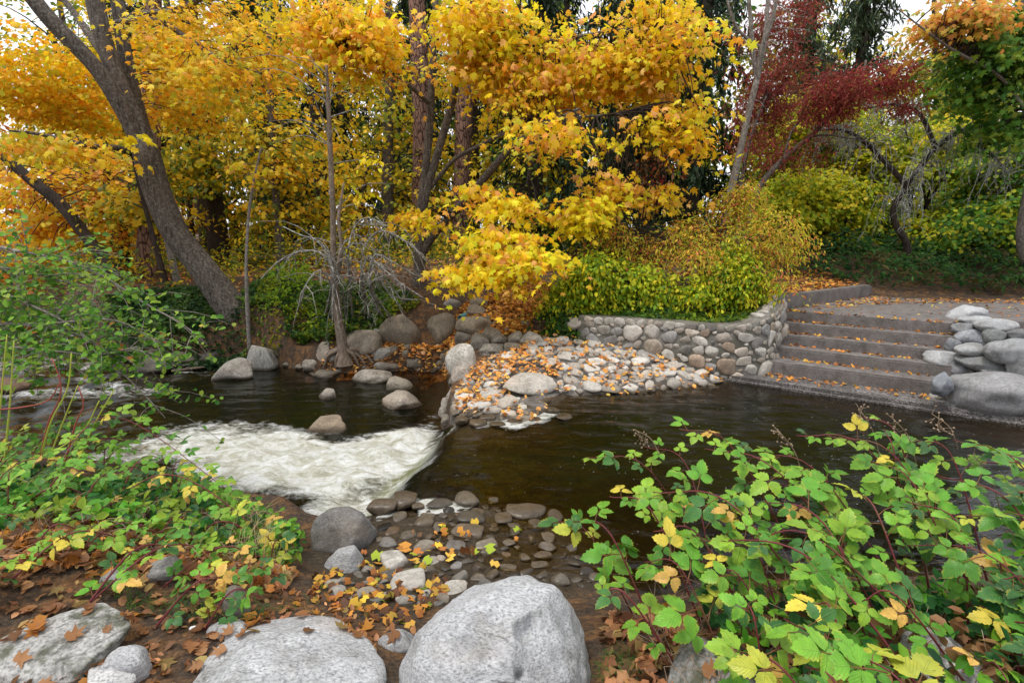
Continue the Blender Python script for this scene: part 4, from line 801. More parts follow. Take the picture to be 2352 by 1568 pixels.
T = Tubes(); twigs_to(np.concatenate([cs, csl]), sk, .028, g, T, maxn=700); child_keep(link('twigs', T.mesh('twigs', BK_DARK)), T10)

# ------------------------------------------------------------------ saplings and bare shrubs on the far bank
def bent(x0, y0, Y0, pts, r0, r1): return [at(px, py, Y0) for px, py in pts], np.linspace(r0, r1, len(pts))
g = np.random.default_rng(33)
q = hit(573, 806); pts, rad = bent(0, 0, q[1], [(574, 812), (570, 740), (566, 640), (567, 560), (574, 470), (586, 400), (600, 340)], .045, .015)
TS, sk = mktree('sapling', 'slim pale bare sapling standing behind the upright blue-grey boulder', q, [(pts, rad)], BK_PALE, cat='sapling', sides=8)
T = Tubes(); cs = in_ells([ell(590, 420, 60, 90, q[1], .5)], 16, g); twigs_to(cs, sk, .012, g, T); child_keep(link('twigs', T.mesh('twigs', BK_PALE)), TS)
foliage('crown', TS, cs[:7], 9, .16, .4, .10, Y_FRONT, MAPLE, LEAF, g)
q = gz(788, 836, -.2); yq = q[1]
TR, sk = mktree('small_tree', 'small bare tree with a fan of exposed roots at the pool edge', q, [(L3((792, 838, yq), (787, 800, yq), (778, 740, yq), (772, 690, yq), (768, 650, yq), (766, 600, yq), (765, 500, yq), (760, 380, yq), (755, 260, yq), (750, 150, yq)), [.16, .10, .082, .078, .075, .055, .05, .045, .035, .02]),
     (L3((770, 655, yq), (780, 600, yq-.1), (784, 560, yq-.1), (778, 500, yq-.1), (790, 420, yq)), [.05, .045, .035, .03, .015], 'stem')], BK_TAN, sides=12)
for e in [(742, 846), (757, 852), (735, 838), (826, 842), (862, 836), (806, 852), (780, 854), (845, 846), (770, 850)]:
    ee_ = hit(*e); s_ = at(788+g.normal(0, 5), 800, yq); T = Tubes(); md = (s_*.4+ee_*.6)+np.array((g.normal(0, .03), g.normal(0, .03), .10)); T.add(resample([s_, md, ee_-(0, 0, .03)], 9), np.linspace(.055, .014, 9), 7, .12, e[0]); child_keep(link('root', T.mesh('root', BK_TAN)), TR)
T = Tubes(); skc = []
for _ in range(26):                                        # long thin dead twigs
    a = sk[0][g.integers(20, len(sk[0]))]; d = unit(np.array((g.normal(0, 1), g.normal(0, .6), g.normal(.25, .35)))); L = g.uniform(.5, 1.5)
    pp = resample([a, a+d*L*.5+(0, 0, .12*L), a+d*L+(0, 0, -.10*L)], 7); T.add(pp, np.linspace(.012, .003, 7), 4); skc.append(pp)
child_keep(link('twigs', T.mesh('twigs', BK_LICH)), TR)
foliage('crown', TR, np.array([at(850, 350+k*22, yq-.3)+g.normal(0, .15, 3) for k in range(5)]), 10, .16, .5, .09, Y_LEMON, OVAL, LEAF, g)
# dead lichened shrub arching over the ivy
yd = 8.6; base = gz(800, 735, .5)
D = tag(empty('dead_shrub', tuple(base)), 'tangle of bare arching branches crusted with pale lichen beside the small tree', 'shrub')
mains = [[(840, 720), (830, 640), (845, 590), (860, 600), (920, 650), (985, 692)], [(870, 720), (850, 640), (860, 585), (900, 600), (950, 630), (1010, 650)], [(760, 730), (770, 650), (750, 590), (700, 575), (640, 600), (600, 640)], [(850, 730), (830, 620), (840, 560), (880, 530), (940, 560), (980, 600)], [(797, 740), (780, 640), (740, 560), (690, 540), (650, 520)], [(880, 730), (850, 660), (860, 620), (900, 660), (930, 700)], [(810, 730), (800, 600), (810, 530), (840, 500), (890, 520)], [(745, 730), (760, 660), (735, 620), (705, 650), (690, 700)], [(900, 730), (850, 665), (870, 640), (900, 680), (960, 690)]]
skd = []
for k, pl in enumerate(mains):
    T = Tubes(); pp = resample([at(px, py, yd+(.25*math.sin(k*2+j)) if j else base[1]+.2) for j, (px, py) in enumerate(pl)], 22); T.add(pp, np.linspace(.022, .010, 22), 6, .08, k); skd.append(pp[6:]); child_keep(link('branch', T.mesh('branch', BK_LICH)), D)
T = Tubes(); sk2 = []
for k in range(150):
    s_ = skd[g.integers(0, len(skd))]; i = g.integers(0, len(s_)-2); a = s_[i]; tg = unit(s_[i+1]-s_[i]); d = unit(tg*.8+np.array((g.normal(0, .5), g.normal(0, .6), g.normal(-.25, .5)))); L = g.uniform(.2, .75)
    pp = resample([a, a+d*L*.55+(0, 0, .04*L), a+d*L+(0, 0, -.22*L)], 6); T.add(pp+np.r_[[np.zeros(3)], g.normal(0, .018, (5, 3))], np.linspace(.009, .003, 6), 4); sk2.append(pp)
for k in range(260):
    s_ = sk2[g.integers(0, len(sk2))]; a = s_[g.integers(1, 6)]; d = unit(g.normal(size=3)+np.array((0, 0, -.2))); L = g.uniform(.08, .28); T.add(np.array([a, a+d*L*.5, a+d*L+(0, 0, -.03)]), [.006, .005, .002], 3)
child_keep(link('twigs', T.mesh('twigs', BK_LICH)), D)

# ------------------------------------------------------------------ trunks standing in the wood
g = np.random.default_rng(34)
def stand(name, label, px, pts, Y, r0, r1, bark, cat='tree', sides=12, crown=None, group=None, pal=Y_OLIVE, size=.19, n=40, per=30, tm=MAPLE_S, twig=True):
    b = at(pts[0][0], pts[0][1], Y); zg = gz1(b[0], b[1]); P = [at(a, c, Y) for a, c in pts]; P = [np.array((P[0][0], P[0][1], zg-.1))]+[p_ for p_ in P if p_[2] > zg+.3]
    t, sk = mktree(name, label, np.array((b[0], b[1], zg)), [(P, np.r_[r0*1.25, np.linspace(r0, r1, len(P)-1)])], bark, cat, group, sides)
    if crown:
        cs = in_ells(crown, n, g, .5, -.7, px); foliage('crown', t, cs, per, .62, .2, size*.7, pal, tm, LEAF, g, lo=.1)
        T = Tubes(); twigs_to(cs, sk, .03, g, T); child_keep(link('twigs', T.mesh('twigs', BK_DARK)), t)
    return t
stand('wood_tree', 'thick dark trunk with a bent top behind the leaning maple', 1, [(505, 600), (490, 450), (472, 320), (455, 220), (443, 110), (436, 0), (430, -120)], 17, .27, .16, BK_DARK, crown=[ell(470, 160, 170, 130, 17, 1.5), ell(540, 330, 130, 90, 16, 1.2), ell(430, 400, 90, 70, 16, 1)], pal=Y_OLIVE, n=120)
stand('wood_tree', 'thin straight dark trunk next to the thick bent one in the wood', 2, [(446, 590), (434, 450), (426, 250), (420, 100), (418, -80)], 17.5, .11, .07, BK_DARK, crown=[ell(400, 180, 120, 150, 18, 1.5)], n=60)
stand('pine_tree', 'red-barked pine trunk right behind the leaning maple', 3, [(342, 650), (342, 500), (346, 300), (350, 150), (352, -100)], 14, .24, .18, BK_PINE, crown=None)
stand('wood_tree', 'dark trunk slanting away from the stream beside the rapids', 4, [(290, 660), (212, 562), (140, 470), (80, 420), (0, 350), (-100, 250)], 13, .15, .10, BK_DARK, crown=[ell(60, 520, 130, 80, 14, 1.5), ell(120, 440, 110, 60, 14, 1)], pal=Y_GOLD+O_LEAF[:2], n=70)
stand('wood_tree', 'thin pair-standing stem between the leaning maple and the slanting trunk', 5, [(385, 670), (352, 545), (322, 430), (300, 330)], 12.5, .06, .04, BK_DARK, crown=[ell(300, 480, 90, 60, 13.5, 1)], n=30)
stand('wood_tree', 'grey stem hard against the leaning maple trunk', 6, [(410, 660), (380, 530), (365, 450), (350, 300)], 12.8, .07, .04, BK_PALE, crown=None)
stand('pine_tree', 'tall red-barked pine behind the forked golden maple stems', 7, [(968, 620), (967, 400), (967, 250), (962, 100), (950, -100)], 18, .30, .24, BK_PINE, sides=16)
stand('pine_tree', 'second red-barked pine, seen between the stems and the golden crown', 8, [(1060, 600), (1062, 400), (1066, 250), (1070, 100), (1076, -100)], 18.4, .31, .25, BK_PINE, sides=16)
stand('wood_tree', 'grey slender trunk among yellow leaves beyond the dead shrub', 9, [(650, 640), (638, 500), (628, 380), (622, 250), (618, 50)], 15, .11, .07, BK_MAPLE, crown=[ell(650, 330, 130, 120, 15.5, 1.4), ell(700, 450, 120, 70, 15, 1.2)], pal=Y_GOLD+Y_OLIVE, n=110)
stand('wood_tree', 'pale young trunk in the dim wood beyond the rapids', 10, [(205, 640), (190, 500), (180, 400), (170, 250)], 14.5, .07, .05, BK_PALE, crown=[ell(170, 430, 130, 60, 15, 1.5), ell(60, 620, 140, 40, 15, 1.5)], pal=Y_GOLD+O_LEAF, n=80)

# the wood further back: one tree after another, each with its own crown
BG = [(-15, 20, 9, 3.2, 0), (-10.5, 18, 10, 2.8, 1), (-7.5, 21, 12, 3, 0), (-4.5, 19, 10, 2.6, 1), (-1.6, 21, 13, 3, 0), (1.2, 19.5, 9, 2.4, 1), (3.8, 22, 12, 2.8, 2), (-12.5, 27, 14, 4, 0), (-20, 29, 13, 4, 1), (-6, 29, 15, 4, 0), (0.5, 30, 16, 4, 2), (-26, 25, 10, 4, 3), (-18, 17, 6, 2.4, 3), (6.5, 26, 14, 3.5, 2), (10, 30, 13, 4, 2), (15, 28, 12, 4, 4), (20, 24, 11, 3.5, 4), (-30, 38, 18, 5, 2), (-16, 40, 20, 5, 0), (-4, 42, 20, 5, 1), (9, 44, 20, 5, 2), (22, 42, 17, 5, 2), (34, 36, 16, 5, 4), (17, 19.5, 7, 2.5, 2), (-9.5, 18.4, 4.2, 1.6, 1), (-6.2, 20.5, 4.5, 1.6, 0), (-3.0, 18.2, 3.8, 1.5, 1), (.4, 17.2, 4.2, 1.6, 2), (-11.5, 15.5, 4.0, 1.8, 3), (12.5, 20, 6.5, 2.4, 2), (16, 22, 7, 2.8, 2), (20, 19, 6, 2.6, 2), (10, 18, 5, 2.0, 2), (14.5, 17, 4.0, 1.8, 2)]
BGP = [Y_GOLD+Y_OLIVE, Y_OLIVE, Y_GREEN+GREEN[:2], O_LEAF+Y_GOLD, Y_GREEN+Y_OLIVE+O_LEAF[:1]]
BGL = ['yellow-leaved tree standing deep in the wood', 'olive-yellow tree standing deep in the wood', 'green-leaved tree standing deep in the wood', 'orange-leaved tree beyond the rapids', 'green tree turning orange beyond the path']
for k, (x, y, h, r, pk) in enumerate(BG):
    g = np.random.default_rng(400+k); z0 = gz1(x, y); lean = g.normal(0, .4, 2)
    P = [np.array((x, y, z0-.1)), np.array((x+lean[0]*.3, y+lean[1]*.3, z0+h*.3)), np.array((x+lean[0], y+lean[1], z0+h*.65)), np.array((x+lean[0]*1.4, y+lean[1]*1.4, z0+h*.95))]
    r0 = .03+.017*h; t, sk = mktree('wood_tree', BGL[pk], P[0], [(P, [r0*1.2, r0, r0*.7, r0*.25])], [BK_DARK, BK_MAPLE][k % 2], 'tree', 'trees deep in the wood', 10)
    e = [(x+lean[0]*.8, y+lean[1]*.8, z0+h*.56, r, r, h*.46), (x, y-.3, z0+h*.28, r*.9, r*.9, h*.22)]
    far = y > 24; nsp = int((70 if not far else 80)*(r/2.6)**1.3); cs = in_ells(e, nsp, g, .5, -.8, k)
    foliage('crown', t, cs, 30, .85 if not far else 1.2, .22, (.12 if y < 17 else .15) if not far else .27, BGP[pk], MAPLE_S if not far else SQ, LEAF, g, lo=.05)
    T = Tubes(); twigs_to(cs, sk, .05, g, T, maxn=60); child_keep(link('twigs', T.mesh('twigs', BK_DARK)), t)
# dark conifers
def conifer(x, y, h, r, label, pal, seed, z1=.6, wid=.05, name='conifer'):
    g = np.random.default_rng(seed); z0 = gz1(x, y); t, sk = mktree(name, label, (x, y, z0), [([np.array((x, y, z0-.1)), np.array((x+.1, y, z0+h*.5)), np.array((x+.1, y, z0+h))], [.03*h*.7, .02*h*.7, .02])], BK_DARK, 'tree', 'dark conifers behind the wood' if seed >= 520 else None, 10)
    T = Tubes(); C, N, S, TG = [], [], [], []
    for k in range(int(h*11)):
        f = g.random()**.9; zz_ = z0+z1+(h-z1)*f; L = r*(1-f)**.7*g.uniform(.6, 1.1)+.25; a = g.uniform(0, 6.28); d = np.array((math.cos(a), math.sin(a), 0))
        pp = resample([np.array((x+.1*f, y, zz_)), np.array((x, y, zz_))+d*L*.6+(0, 0, -.02*L), np.array((x, y, zz_))+d*L+(0, 0, -.28*L)], 8); T.add(pp[::2], np.linspace(.02+.01*L, .004, 4), 4)
        nn = int(14+24*L); j = g.integers(1, 8, nn); c = pp[j]+g.normal(0, .10, (nn, 3))+np.array((0, 0, -.10)); C.append(c); N.append(np.cross(d, (0, 0, 1))[None]*.6+g.normal(size=(nn, 3))*.6+d[None]*.4); TG.append(np.tile(d*.35+np.array((0, 0, -1.0)), (nn, 1)))
    C, N, TG = map(np.concatenate, (C, N, TG)); me_ = leaf_mesh('needles', SLIVER, C, N, g.uniform(.22, .48, len(C)), pick(pal, len(C), g), NEEDLE, g, TG)
    o = link('crown', me_); o['kind'] = 'stuff'; child_keep(o, t); child_keep(link('branches', T.mesh('branches', BK_DARK)), t)
CON = [(.012, .030, .012), (.02, .045, .015), (.03, .06, .02), (.015, .035, .018)]
for k, (x, y, h, r) in enumerate([(-17, 26, 13, 2.6), (-11, 23.5, 12, 2.4), (-8.2, 26, 15, 2.6), (-4.2, 23.5, 13, 2.3), (-1.0, 25.5, 15, 2.6), (2.2, 24, 14, 2.4), (-14, 33, 18, 3.2), (-5.5, 34, 19, 3.2), (3, 34, 19, 3.2), (-23, 33, 16, 3)]):
    conifer(x, y, h, r, 'dark green conifer standing behind the yellow trees of the wood', CON, 520+k)
c = at(1590, 400, 17); conifer(c[0], 17, 13, 2.0, 'dark drooping conifer rising behind the golden crown', CON, 51)
c = at(1480, 400, 19.5); conifer(c[0], 19.5, 12, 2.4, 'dark conifer half hidden behind the golden sprays', CON, 52)
c = at(1230, 400, 17.5); conifer(c[0], 17.5, 11, 2.0, 'dark conifer in the gap behind the low yellow sprays', CON, 55)
c = at(1850, 200, 24); conifer(c[0], 24, 11.5, 1.9, 'grey-green conifer behind the red smoke tree', [(.06, .10, .05), (.09, .13, .06), (.12, .15, .07)], 53)
c = at(1400, 400, 15); conifer(c[0], 15.0, 7.5, 1.7, 'low dark conifer behind the shrub bed', CON, 56)
c = at(1975, 100, 22); conifer(c[0], 22, 12.5, 1.3, 'thin sparse conifer in the sky gap', [(.05, .08, .04), (.08, .11, .05)], 54, z1=5)
# ------------------------------------------------------------------ shrub bed behind the wall
g = np.random.default_rng(61)
def shrub(name, label, ells, n, per, rad, size, pal, tm, stems, seed, cat='shrub', mat=LEAF, up=.5, out=.6, lo=.05, stemr=.018, bark=BK_DARK, gap=-.8, jit=.16, base=None, sprig=0):
    g = np.random.default_rng(seed); e0 = np.array([e[:3] for e in ells]).mean(0) if base is None else np.array(base); z0 = gz1(e0[0], e0[1]); t = tag(empty(name, (e0[0], e0[1], z0)), label, cat)
    ells = list(ells)
    for _ in range(sprig):                     # loose shoots breaking the outline
        e = ells[g.integers(0, len(ells))]; d = unit(np.array((g.normal(), g.normal()*.5-.3, abs(g.normal())*.9))); ells.append((e[0]+d[0]*e[3]*1.15, e[1]+d[1]*e[4]*1.15, e[2]+d[2]*e[5]*1.2, .13, .13, .16, 6.0))
    cs = in_ells(ells, n, g, .42, gap, seed); sk = []
    for k in range(stems):
        c = cs[g.integers(0, len(cs))]; a = np.array((e0[0]+g.normal(0, .2), e0[1]+g.normal(0, .15), z0-.05)); T = Tubes(); pp = resample([a, a*.5+c*.5+np.array((0, 0, .15)), c], 10); T.add(pp, np.linspace(stemr, stemr*.3, 10), 6, .05, k); sk.append(pp); child_keep(link('stem', T.mesh('stem', bark)), t)
    T = Tubes(); twigs_to(cs, sk, .010, g, T, maxn=260); child_keep(link('twigs', T.mesh('twigs', bark)), t)
    foliage('foliage', t, cs, per, rad, .6, size, pal, tm, mat, g, up=up, out=out, cen=np.array((e0[0], e0[1]+.3, z0+.3)), lo=lo, droop=.5, jit=jit)
    return t
YG = [(.42, .52, .025), (.62, .62, .03), (.28, .42, .025), (.80, .72, .03), (.52, .58, .03), (.70, .62, .03), (.14, .26, .025)]
shrub('yellow_shrub', 'dense yellow-green shrub spilling over the cobblestone wall', [ell(1430, 655, 140, 62, 8.9, .5), ell(1330, 655, 65, 52, 8.9, .35), ell(1560, 665, 125, 56, 8.6, .4), ell(1660, 672, 70, 46, 8.4, .3), ell(1390, 600, 50, 40, 9.0, .3, 1.6), ell(1640, 605, 70, 50, 8.7, .3, 1.5), ell(1290, 690, 40, 40, 8.8, .25, 1.5), ell(1480, 620, 120, 50, 8.9, .5), ell(1330, 620, 50, 30, 8.8, .3), ell(1560, 600, 120, 60, 8.9, .4), ell(1700, 640, 50, 50, 8.2, .3)], 700, 27, .28, .066, YG+[(.34, .50, .03), (.22, .38, .03)], OVAL, 14, 62, sprig=26, gap=-.35)
shrub('orange_shrub', 'feathery shrub turning orange and red above the yellow-green one', [ell(1620, 570, 130, 65, 8.8, .5), ell(1500, 560, 110, 50, 9.0, .4), ell(1700, 620, 85, 70, 8.4, .45), ell(1560, 510, 120, 50, 9.4, .5), ell(1700, 520, 70, 55, 9.2, .4), ell(1780, 590, 45, 30, 8.8, .3), ell(1740, 660, 45, 40, 8.2, .3), ell(1450, 570, 90, 45, 9.2, .4)], 460, 24, .28, .062, [(.74, .48, .06), (.74, .32, .09), (.80, .62, .05), (.55, .54, .05), (.62, .18, .08), (.70, .54, .07), (.36, .42, .05), (.62, .60, .05)], SLIM, 22, 63, gap=-.7, sprig=40)
shrub('red_twig_shrub', 'airy shrub with small crimson leaves and pale seed heads beside the conifer', [ell(1500, 400, 60, 75, 9.8, .4), ell(1440, 430, 50, 50, 9.8, .3)], 50, 9, .2, .075, [(.35, .03, .04), (.42, .08, .05), (.30, .14, .05), (.5, .3, .2)], OVAL, 8, 64)
shrub('evergreen_shrub', 'dark green shrub in the shade behind the end of the wall', [ell(1330, 590, 90, 60, 10.0, .5), ell(1290, 725, 40, 40, 8.8, .3), ell(1310, 760, 35, 25, 8.5, .2)], 130, 26, .22, .09, GREEN[:3], OVAL, 8, 65)
shrub('ivy_clump', 'ivy clump spilling beside the left end of the cobblestone wall', [ell(1296, 745, 38, 30, 8.5, .2), ell(1320, 770, 26, 16, 8.3, .15)], 50, 24, .12, .07, GREEN, OVAL, 3, 66)
# smoke tree with red plumes
g = np.random.default_rng(67); yb = 10.6; b0 = at(1660, 510, yb); b0[2] = gz1(b0[0], yb)
tr = [(L3((1662, 600, yb), (1668, 490, yb), (1690, 390, yb), (1706, 320, yb), (1722, 250, yb), (1738, 185, yb)), [.08, .072, .068, .064, .06, .052]),
      (L3((1738, 190, yb), (1728, 100, yb), (1722, 20, yb), (1715, -80, yb)), [.045, .04, .034, .022], 'stem'),
      (L3((1738, 190, yb), (1750, 110, yb-.1), (1775, 40, yb-.2), (1790, -60, yb-.3)), [.045, .04, .036, .022], 'stem'),
      (L3((1740, 180, yb), (1760, 60, yb), (1765, -60, yb)), [.05, .04, .03], 'stem'),
      (L3((1745, 110, yb), (1690, 60, yb), (1660, -40, yb)), [.03, .025, .015], 'limb')]
TL, sk = mktree('lichened_tree', 'slender pale tree with lichen-flecked forked stems above the orange shrub', b0, tr, BK_PALE, sides=12)
T = Tubes(); cs = in_ells([ell(1740, 60, 130, 90, yb, .8), ell(1700, 260, 70, 60, yb, .4)], 70, g); twigs_to(cs, sk, .018, g, T); child_keep(link('twigs', T.mesh('twigs', BK_LICH)), TL)
yb = 11.4; b1 = at(1735, 520, yb); b1[2] = gz1(b1[0], yb)
tr = [(L3((1690, 640, yb), (1735, 450, yb), (1800, 365, yb), (1860, 315, yb), (1905, 270, yb), (1960, 225, yb), (2020, 190, yb)), [.07, .06, .055, .05, .045, .035, .02]),
      (L3((1690, 620, yb), (1700, 450, yb+.3), (1720, 330, yb+.4), (1760, 220, yb+.4)), [.05, .045, .04, .02], 'stem'),
      (L3((1900, 275, yb), (1930, 210, yb), (1945, 150, yb)), [.03, .02, .01], 'limb'), (L3((1860, 315, yb), (1900, 310, yb-.3), (1990, 325, yb-.5)), [.03, .02, .01], 'limb'), (L3((1800, 365, yb), (1820, 300, yb), (1860, 260, yb+.2)), [.03, .02, .01], 'limb')]
SM, sk = mktree('smoke_tree', 'smoke tree with fluffy dark red plumes on a slanting dark stem', b1, tr, BK_MAPLE, sides=10)
ells = [ell(1700, 250, 85, 110, yb+.8, .6), ell(1790, 200, 60, 110, yb+1, .6), ell(1700, 360, 100, 50, yb+.3, .5), ell(1850, 350, 70, 40, yb, .4), ell(1960, 210, 110, 50, yb-.5, .4, 3), ell(2060, 190, 75, 50, yb-.5, .35, 3), ell(2080, 250, 45, 40, yb-.5, .3, 3), ell(1860, 90, 80, 80, yb+1, .5), ell(1900, 20, 60, 40, yb+1, .4), ell(1760, 60, 70, 60, yb+1.2, .5), ell(2000, 150, 80, 40, yb, .3), ell(1900, 270, 80, 40, yb, .3)]
cs = in_ells(ells, 470, g, .5, .1, 3)
foliage('plumes', SM, cs, 24, .20, .8, .105, [(.30, .05, .045), (.38, .07, .06), (.26, .055, .04), (.32, .12, .055), (.42, .09, .075)], SLIVER, LEAF, g, up=.2, out=.3, rand=1.0)
csr = in_ells([ell(1960, 205, 100, 45, yb-.5, .35), ell(2055, 185, 70, 48, yb-.5, .3), ell(2085, 245, 40, 36, yb-.5, .25), ell(1900, 250, 60, 35, yb-.4, .3)], 150, g, .5)
foliage('plumes', SM, csr, 26, .17, .8, .10, [(.36, .05, .05), (.44, .08, .07), (.30, .055, .05), (.40, .12, .07)], SLIVER, LEAF, g, up=.2, out=.3, rand=1.0)
T = Tubes(); twigs_to(np.concatenate([cs[:160], csr]), sk, .012, g, T, maxn=320); child_keep(link('twigs', T.mesh('twigs', BK_DARK)), SM)
# hazels beyond the path
HZ = [(.46, .52, .02), (.36, .44, .02), (.62, .58, .025), (.24, .34, .02), (.72, .58, .03)]
def hazel(px, Y, label, ells, n, seed, pal=HZ, tm=ROUND, size=.115, name='hazel', nst=9):
    g = np.random.default_rng(seed); b = at(px, 600, Y); z0 = gz1(b[0], Y); t = tag(empty(name, (b[0], Y, z0)), label, 'shrub'); cs = in_ells(ells, n, g, .45, -.9, seed); sk = []
    for k in range(nst):
        a = np.array((b[0]+g.normal(0, .22), Y+g.normal(0, .2), z0-.1)); e = cs[g.integers(0, n)]; pp = resample([a, a*.55+e*.45+np.array((0, 0, .5)), e+(0, 0, .4)], 12); T = Tubes(); T.add(pp, np.linspace(.045, .012, 12), 7, .05, k); sk.append(pp[2:]); child_keep(link('stem', T.mesh('stem', BK_DARK)), t)
    T = Tubes(); twigs_to(cs, sk, .015, g, T, maxn=200); child_keep(link('twigs', T.mesh('twigs', BK_DARK)), t)
    foliage('foliage', t, cs, 44, .36, .26, size*.76, pal, tm, LEAF, g, up=.75, out=.45, cen=np.array((b[0], Y+1, z0+1)), lo=.15)
hazel(1905, 14, 'multi-stemmed hazel with yellow-green leaves behind the kerb', [ell(1880, 430, 130, 80, 13.8, .9), ell(1830, 500, 90, 50, 13.4, .6), ell(1960, 350, 120, 70, 14.2, .9), ell(1900, 300, 120, 60, 14.6, .8), ell(1960, 520, 70, 40, 13.6, .6)], 330, 71)
hazel(2075, 14.4, 'second hazel with a dark crooked stem beside the first', [ell(2100, 430, 110, 80, 14, .9), ell(2060, 330, 110, 60, 14.4, .8), ell(2120, 530, 80, 40, 13.6, .6), ell(2180, 350, 90, 80, 14.4, .8)], 260, 72)
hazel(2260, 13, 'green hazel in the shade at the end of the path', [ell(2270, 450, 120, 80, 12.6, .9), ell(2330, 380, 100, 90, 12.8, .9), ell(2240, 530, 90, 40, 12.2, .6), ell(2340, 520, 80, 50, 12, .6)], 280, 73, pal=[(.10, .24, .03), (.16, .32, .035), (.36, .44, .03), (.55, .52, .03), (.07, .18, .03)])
hazel(1780, 15.5, 'yellowing hazel behind the slanting smoke tree stem', [ell(1780, 380, 90, 80, 15.2, .8), ell(1740, 470, 70, 60, 15, .7), ell(1820, 280, 90, 60, 15.6, .8)], 170, 74)
# lichen-hung crooked tree at the right
g = np.random.default_rng(75); yb = 11.8; b0 = at(2083, 590, yb); b0[2] = gz1(b0[0], yb)
tr = [(L3((2085, 620, yb), (2082, 560, yb), (2060, 520, yb), (2052, 480, yb), (2075, 440, yb), (2105, 395, yb), (2150, 340, yb-.2), (2210, 300, yb-.4), (2290, 285, yb-.6), (2380, 270, yb-.8)), [.085, .072, .066, .06, .057, .054, .05, .045, .038, .03]),
      (L3((2085, 430, yb), (2040, 380, yb), (1990, 330, yb), (1940, 300, yb), (1880, 300, yb-.3)), [.06, .05, .04, .03, .01], 'limb'), (L3((2150, 340, yb-.2), (2110, 260, yb), (2050, 240, yb), (1990, 250, yb)), [.05, .04, .03, .01], 'limb'), (L3((2210, 300, yb-.4), (2260, 340, yb-.8), (2320, 400, yb-1)), [.04, .03, .01], 'limb')]
LT, sk = mktree('lichen_hung_tree', 'crooked dark tree hung with curtains of grey lichened twigs', b0, tr, BK_DARK, sides=12)
T = Tubes(); skf = np.concatenate([s_[len(s_)//3:] for s_ in sk])
for k in range(230):
    a = skf[g.integers(0, len(skf))]; L = g.uniform(.25, 1.0); d = np.array((g.normal(0, .5), g.normal(0, .5), 0)); pp = resample([a, a+d*L*.6+(0, 0, .12*L), a+d*L*.9+np.array((0, 0, -.75*L))], 7); T.add(pp+np.r_[[np.zeros(3)], g.normal(0, .02, (6, 3))], np.linspace(.011, .003, 7), 4)
    for j in range(4):
        q = pp[g.integers(2, 7)]; e = q+np.array((g.normal(0, .10), g.normal(0, .10), -g.uniform(.08, .32))); T.add(np.array([q, (q+e)/2+g.normal(0, .02, 3), e]), [.005, .004, .0015], 3)
child_keep(link('twigs', T.mesh('twigs', bark_mat('silver_lichen', (.30, .30, .27), (.50, .51, .47), stretch=1, lichen=.9, lcol=(.60, .63, .57)))), LT)
# green and orange trees at the right edge
g = np.random.default_rng(76); yb = 10.5
bz = at(2420, 600, yb); t, sk = mktree('shade_maple', 'green maple with a pale trunk shading the end of the path', (bz[0], yb, gz1(bz[0], yb)), [([np.array((bz[0], yb, gz1(bz[0], yb)-.1)), at(2360, 540, yb), at(2390, 350, yb), at(2360, 150, yb), at(2340, -100, yb)], [.2, .17, .15, .13, .08]), (L3((2370, 280, yb), (2300, 180, yb-.5), (2180, 110, yb-1), (2060, 20, yb-1.4)), [.03, .026, .02, .008], 'limb'), (L3((2370, 200, yb), (2290, 60, yb), (2200, -40, yb)), [.06, .05, .03], 'limb')], BK_PALE)
ells = [ell(2300, 190, 100, 90, yb, .9), ell(2340, 60, 80, 80, yb, .9), ell(2260, 120, 70, 50, yb-.5, .6), ell(2330, 330, 60, 60, yb, .7)]
cs = in_ells(ells, 190, g, .5, -.7, 5); foliage('crown', t, cs, 30, .4, .2, .095, [(.10, .24, .03), (.16, .32, .04), (.07, .18, .03), (.30, .40, .04)], MAPLE, LEAF, g)
ells2 = [ell(2190, 40, 90, 40, yb-.8, .5), ell(2130, 5, 60, 30, yb-1, .5), ell(2260, 10, 80, 40, yb-.5, .5)]
cs2 = in_ells(ells2, 90, g, .5, -.3, 6); foliage('crown', t, cs2, 22, .42, .2, .085, [(.80, .40, .08), (.78, .32, .08), (.82, .52, .08), (.45, .42, .06)], MAPLE, LEAF, g)
T = Tubes(); twigs_to(np.concatenate([cs, cs2]), sk, .025, g, T); child_keep(link('twigs', T.mesh('twigs', BK_DARK)), t)
g = np.random.default_rng(77); b = at(2190, 400, 19); z0 = gz1(b[0], 19)
stand('wood_tree', 'orange-gold tree rising against the sky beyond the path', 12, [(2170, 560), (2160, 300), (2150, 150), (2145, 0)], 19, .15, .07, BK_DARK, crown=[ell(2150, 140, 130, 70, 19, 1.4), ell(2080, 200, 110, 60, 18.5, 1.2), ell(2200, 240, 130, 70, 18, 1.4)], pal=Y_GREEN+[(.62, .55, .05), (.75, .55, .06), (.50, .52, .05)], n=120)

